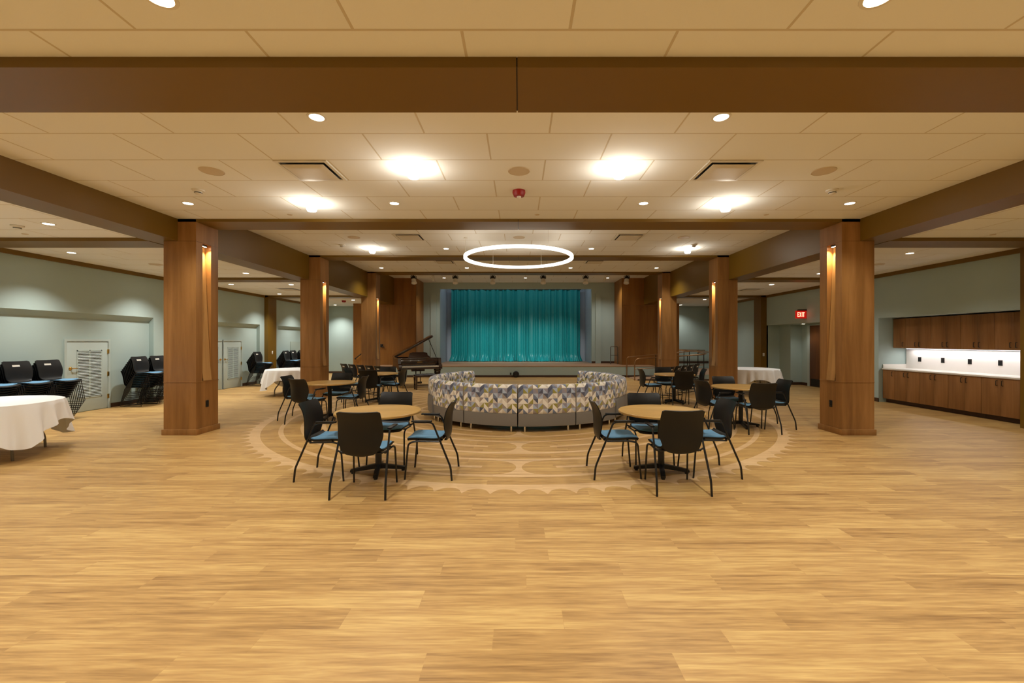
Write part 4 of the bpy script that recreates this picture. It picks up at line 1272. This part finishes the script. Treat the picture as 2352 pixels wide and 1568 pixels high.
VT = thing('ceiling_vent', (0, 0, 0), 'x', 'vent')
q = MB()
for a, b_, c, d in ((-.30, .30, -.30, -.262), (-.30, .30, .262, .30), (-.30, -.262, -.262, .262), (.262, .30, -.262, .262)):
    q.box(a, b_, c, d, -.012, .002)
q.build('frame', M['white'], VT)
MB().box(-.262, .262, -.262, .262, -.001, .004).build('throat', M['dark'], VT)
pl = MB()
pl.sheet(lambda u, v: (-.238+.476*u, -.238+.476*v, -.034+.012*max(0, 1-8*min(u, 1-u, v, 1-v))), 16, 16, .004)
pl.build('face_plate', M['ventplate'], VT)
used['v'] = False
for x, y, z, lb in ((-2.46, 5.10, HC[1], 'square ceiling vent at left behind the nearest beam'), (2.44, 5.10, HC[1], 'square ceiling vent at right behind the nearest beam'),
                    (-2.42, 9.52, HC[2], 'square ceiling vent above the ring lamp at left'), (2.43, 9.52, HC[2], 'square ceiling vent above the ring lamp at right'),
                    (-2.42, 14.0, HC[3], 'square ceiling vent behind the ring lamp at left'), (2.46, 14.0, HC[3], 'square ceiling vent behind the ring lamp at right'),
                    (-7.55, 14.1, HA, 'square vent in the far left aisle ceiling'), (7.65, 14.2, HA, 'square vent in the far right aisle ceiling')):
    put(VT, 'v', (x, y, H+z), 0, lb, 'square ceiling vents')

# ring pendant
t = thing('ring_pendant', (-.01, 9.56, 3.41), 'large white glowing ring lamp hung over the round sofa', 'light')
rg = MB(); bm = rg.bm; n = 128
prof = [(1.155, -.03), (1.215, -.03), (1.215, .03), (1.155, .03)]
V = [[bm.verts.new((r*cos(2*pi*i/n), r*sin(2*pi*i/n), z)) for r, z in prof] for i in range(n)]
for i in range(n):
    for j in range(4):
        bm.faces.new((V[i][j], V[(i+1) % n][j], V[(i+1) % n][(j+1) % 4], V[i][(j+1) % 4]))
bmesh.ops.recalc_face_normals(bm, faces=list(bm.faces))
rg.build('diffuser', M['ring'], t)
for k, a in enumerate((178, 62, 122, 300)):
    x, y = 1.185*cos(radians(a)), 1.185*sin(radians(a))
    c = MB().tube([(x, y, .03), (x, y, H+HC[2]-3.41)], .003, 5).build('cable', M['white'], t)
    MB().lathe([(0, 0), (.045, 0), (.045, -.012), (0, -.02)], 16, (x, y, H+HC[2]-3.41)).build('canopy', M['white'], c)

# stage spotlights on the ceiling before the stage
def make_spot():
    t = thing('stage_spotlight', (0, 0, 0), 'x', 'spotlight')
    MB().lathe([(0, 0), (.06, 0), (.06, -.02), (.014, -.03), (.014, -.18), (0, -.18)], 16).build('stem', M['dark'], t)
    MB().tube(fillet([(-.085, 0, -.27), (-.085, 0, -.17), (.085, 0, -.17), (.085, 0, -.27)], .02, 3), .010, 6).build('yoke', M['dark'], t)
    b = MB().lathe([(0, -.02), (.07, -.02), (.075, .05), (.06, .10), (0, .12)], 20)
    b.bm.transform(Matrix.Translation((0, 0, -.29)) @ Matrix.Rotation(radians(-28), 4, 'X'))
    hb = b.build('body', M['dark'], t)
    c = MB().lathe([(0, -.12), (.06, -.12), (.086, -.18), (.090, -.18), (.072, -.10), (.072, -.02), (0, -.021)], 20)
    c.bm.transform(Matrix.Translation((0, 0, -.29)) @ Matrix.Rotation(radians(-28), 4, 'X'))
    c.build('barn_door', M['white'], t)
    t.scale = (1.25, 1.25, 1.12)
    return t
SPT = make_spot(); used['ss'] = False
for i, x in enumerate((-4.30, -2.60, -1.07, .99, 2.72, 4.40)):
    put(SPT, 'ss', (x, 17.5, H+HC[4]), radians((25, 10, 4, -4, -10, -25)[i]), f'black and white stage spotlight, {("leftmost", "second from left", "third from left", "third from right", "second from right", "rightmost")[i]} of the six', 'stage spotlights')
for x, r, lb in ((-3.50, 8, 'slim white ceiling spotlight left of the stage'), (3.52, -28, 'slim tilted white ceiling spotlight right of the stage')):
    t = thing('track_spotlight', (x, 17.5, H+HC[4]), lb, 'spotlight', 'slim white spotlights')
    MB().lathe([(0, 0), (.05, 0), (.05, -.02), (.012, -.03), (.012, -.16), (0, -.16)], 14).build('stem', M['white'], t)
    b = MB().lathe([(0, .13), (.045, .13), (.05, -.13), (.04, -.14), (0, -.12)], 18)
    b.bm.transform(Matrix.Translation((0, 0, -.28)) @ Matrix.Rotation(radians(-r), 4, 'Y'))
    b.build('body', M['white'], t)

# light on the curtain from the spotlights and from a batten behind the header
for x in (-2.3, -.9, .7, 2.1):
    l = lamp('SPOT', 'stage beam', (x*1.05, 17.6, H+HC[4]-.45), 430, (1, .95, .88), radians(40), .9, .06)
    d = Vector((x-.1, 22.7, 1.0))-l.location
    l.rotation_euler = d.to_track_quat('-Z', 'Y').to_euler()
l = lamp('AREA', 'batten light', (-.16, 21.5, 5.02), 26, (.86, .95, 1.0))
l.data.shape = 'RECTANGLE'; l.data.size = 7.0; l.data.size_y = .2
l.rotation_euler = (radians(14), 0, 0)

# ------------------------------------------------------------------ world, camera, view
w = bpy.data.worlds.new('World'); SC.world = w; w.use_nodes = True
w.node_tree.nodes['Background'].inputs['Color'].default_value = (0, 0, 0, 1)
cam = bpy.data.cameras.new('camera'); co = bpy.data.objects.new('camera', cam); COL.objects.link(co)
co.location = (0, 0, H); co.rotation_euler = (pi/2, 0, 0)
cam.sensor_fit = 'HORIZONTAL'; cam.sensor_width = 36; cam.lens = F/2352*36
cam.shift_x = -16/2352
cam.clip_end = 200
SC.camera = co
vs = SC.view_settings
vs.view_transform = 'Standard'; vs.look = 'None'; vs.gamma = 1; vs.use_curve_mapping = False
vs.exposure = 0.04
for o in bpy.data.objects:
    if o.parent is None and o.name.startswith('ceiling_'): o['kind'] = 'thing'
cy = SC.cycles
cy.max_bounces = 6; cy.diffuse_bounces = 4; cy.glossy_bounces = 3
cy.sample_clamp_indirect = 6
cy.use_denoising = True
cy.use_adaptive_sampling = True; cy.adaptive_threshold = .03
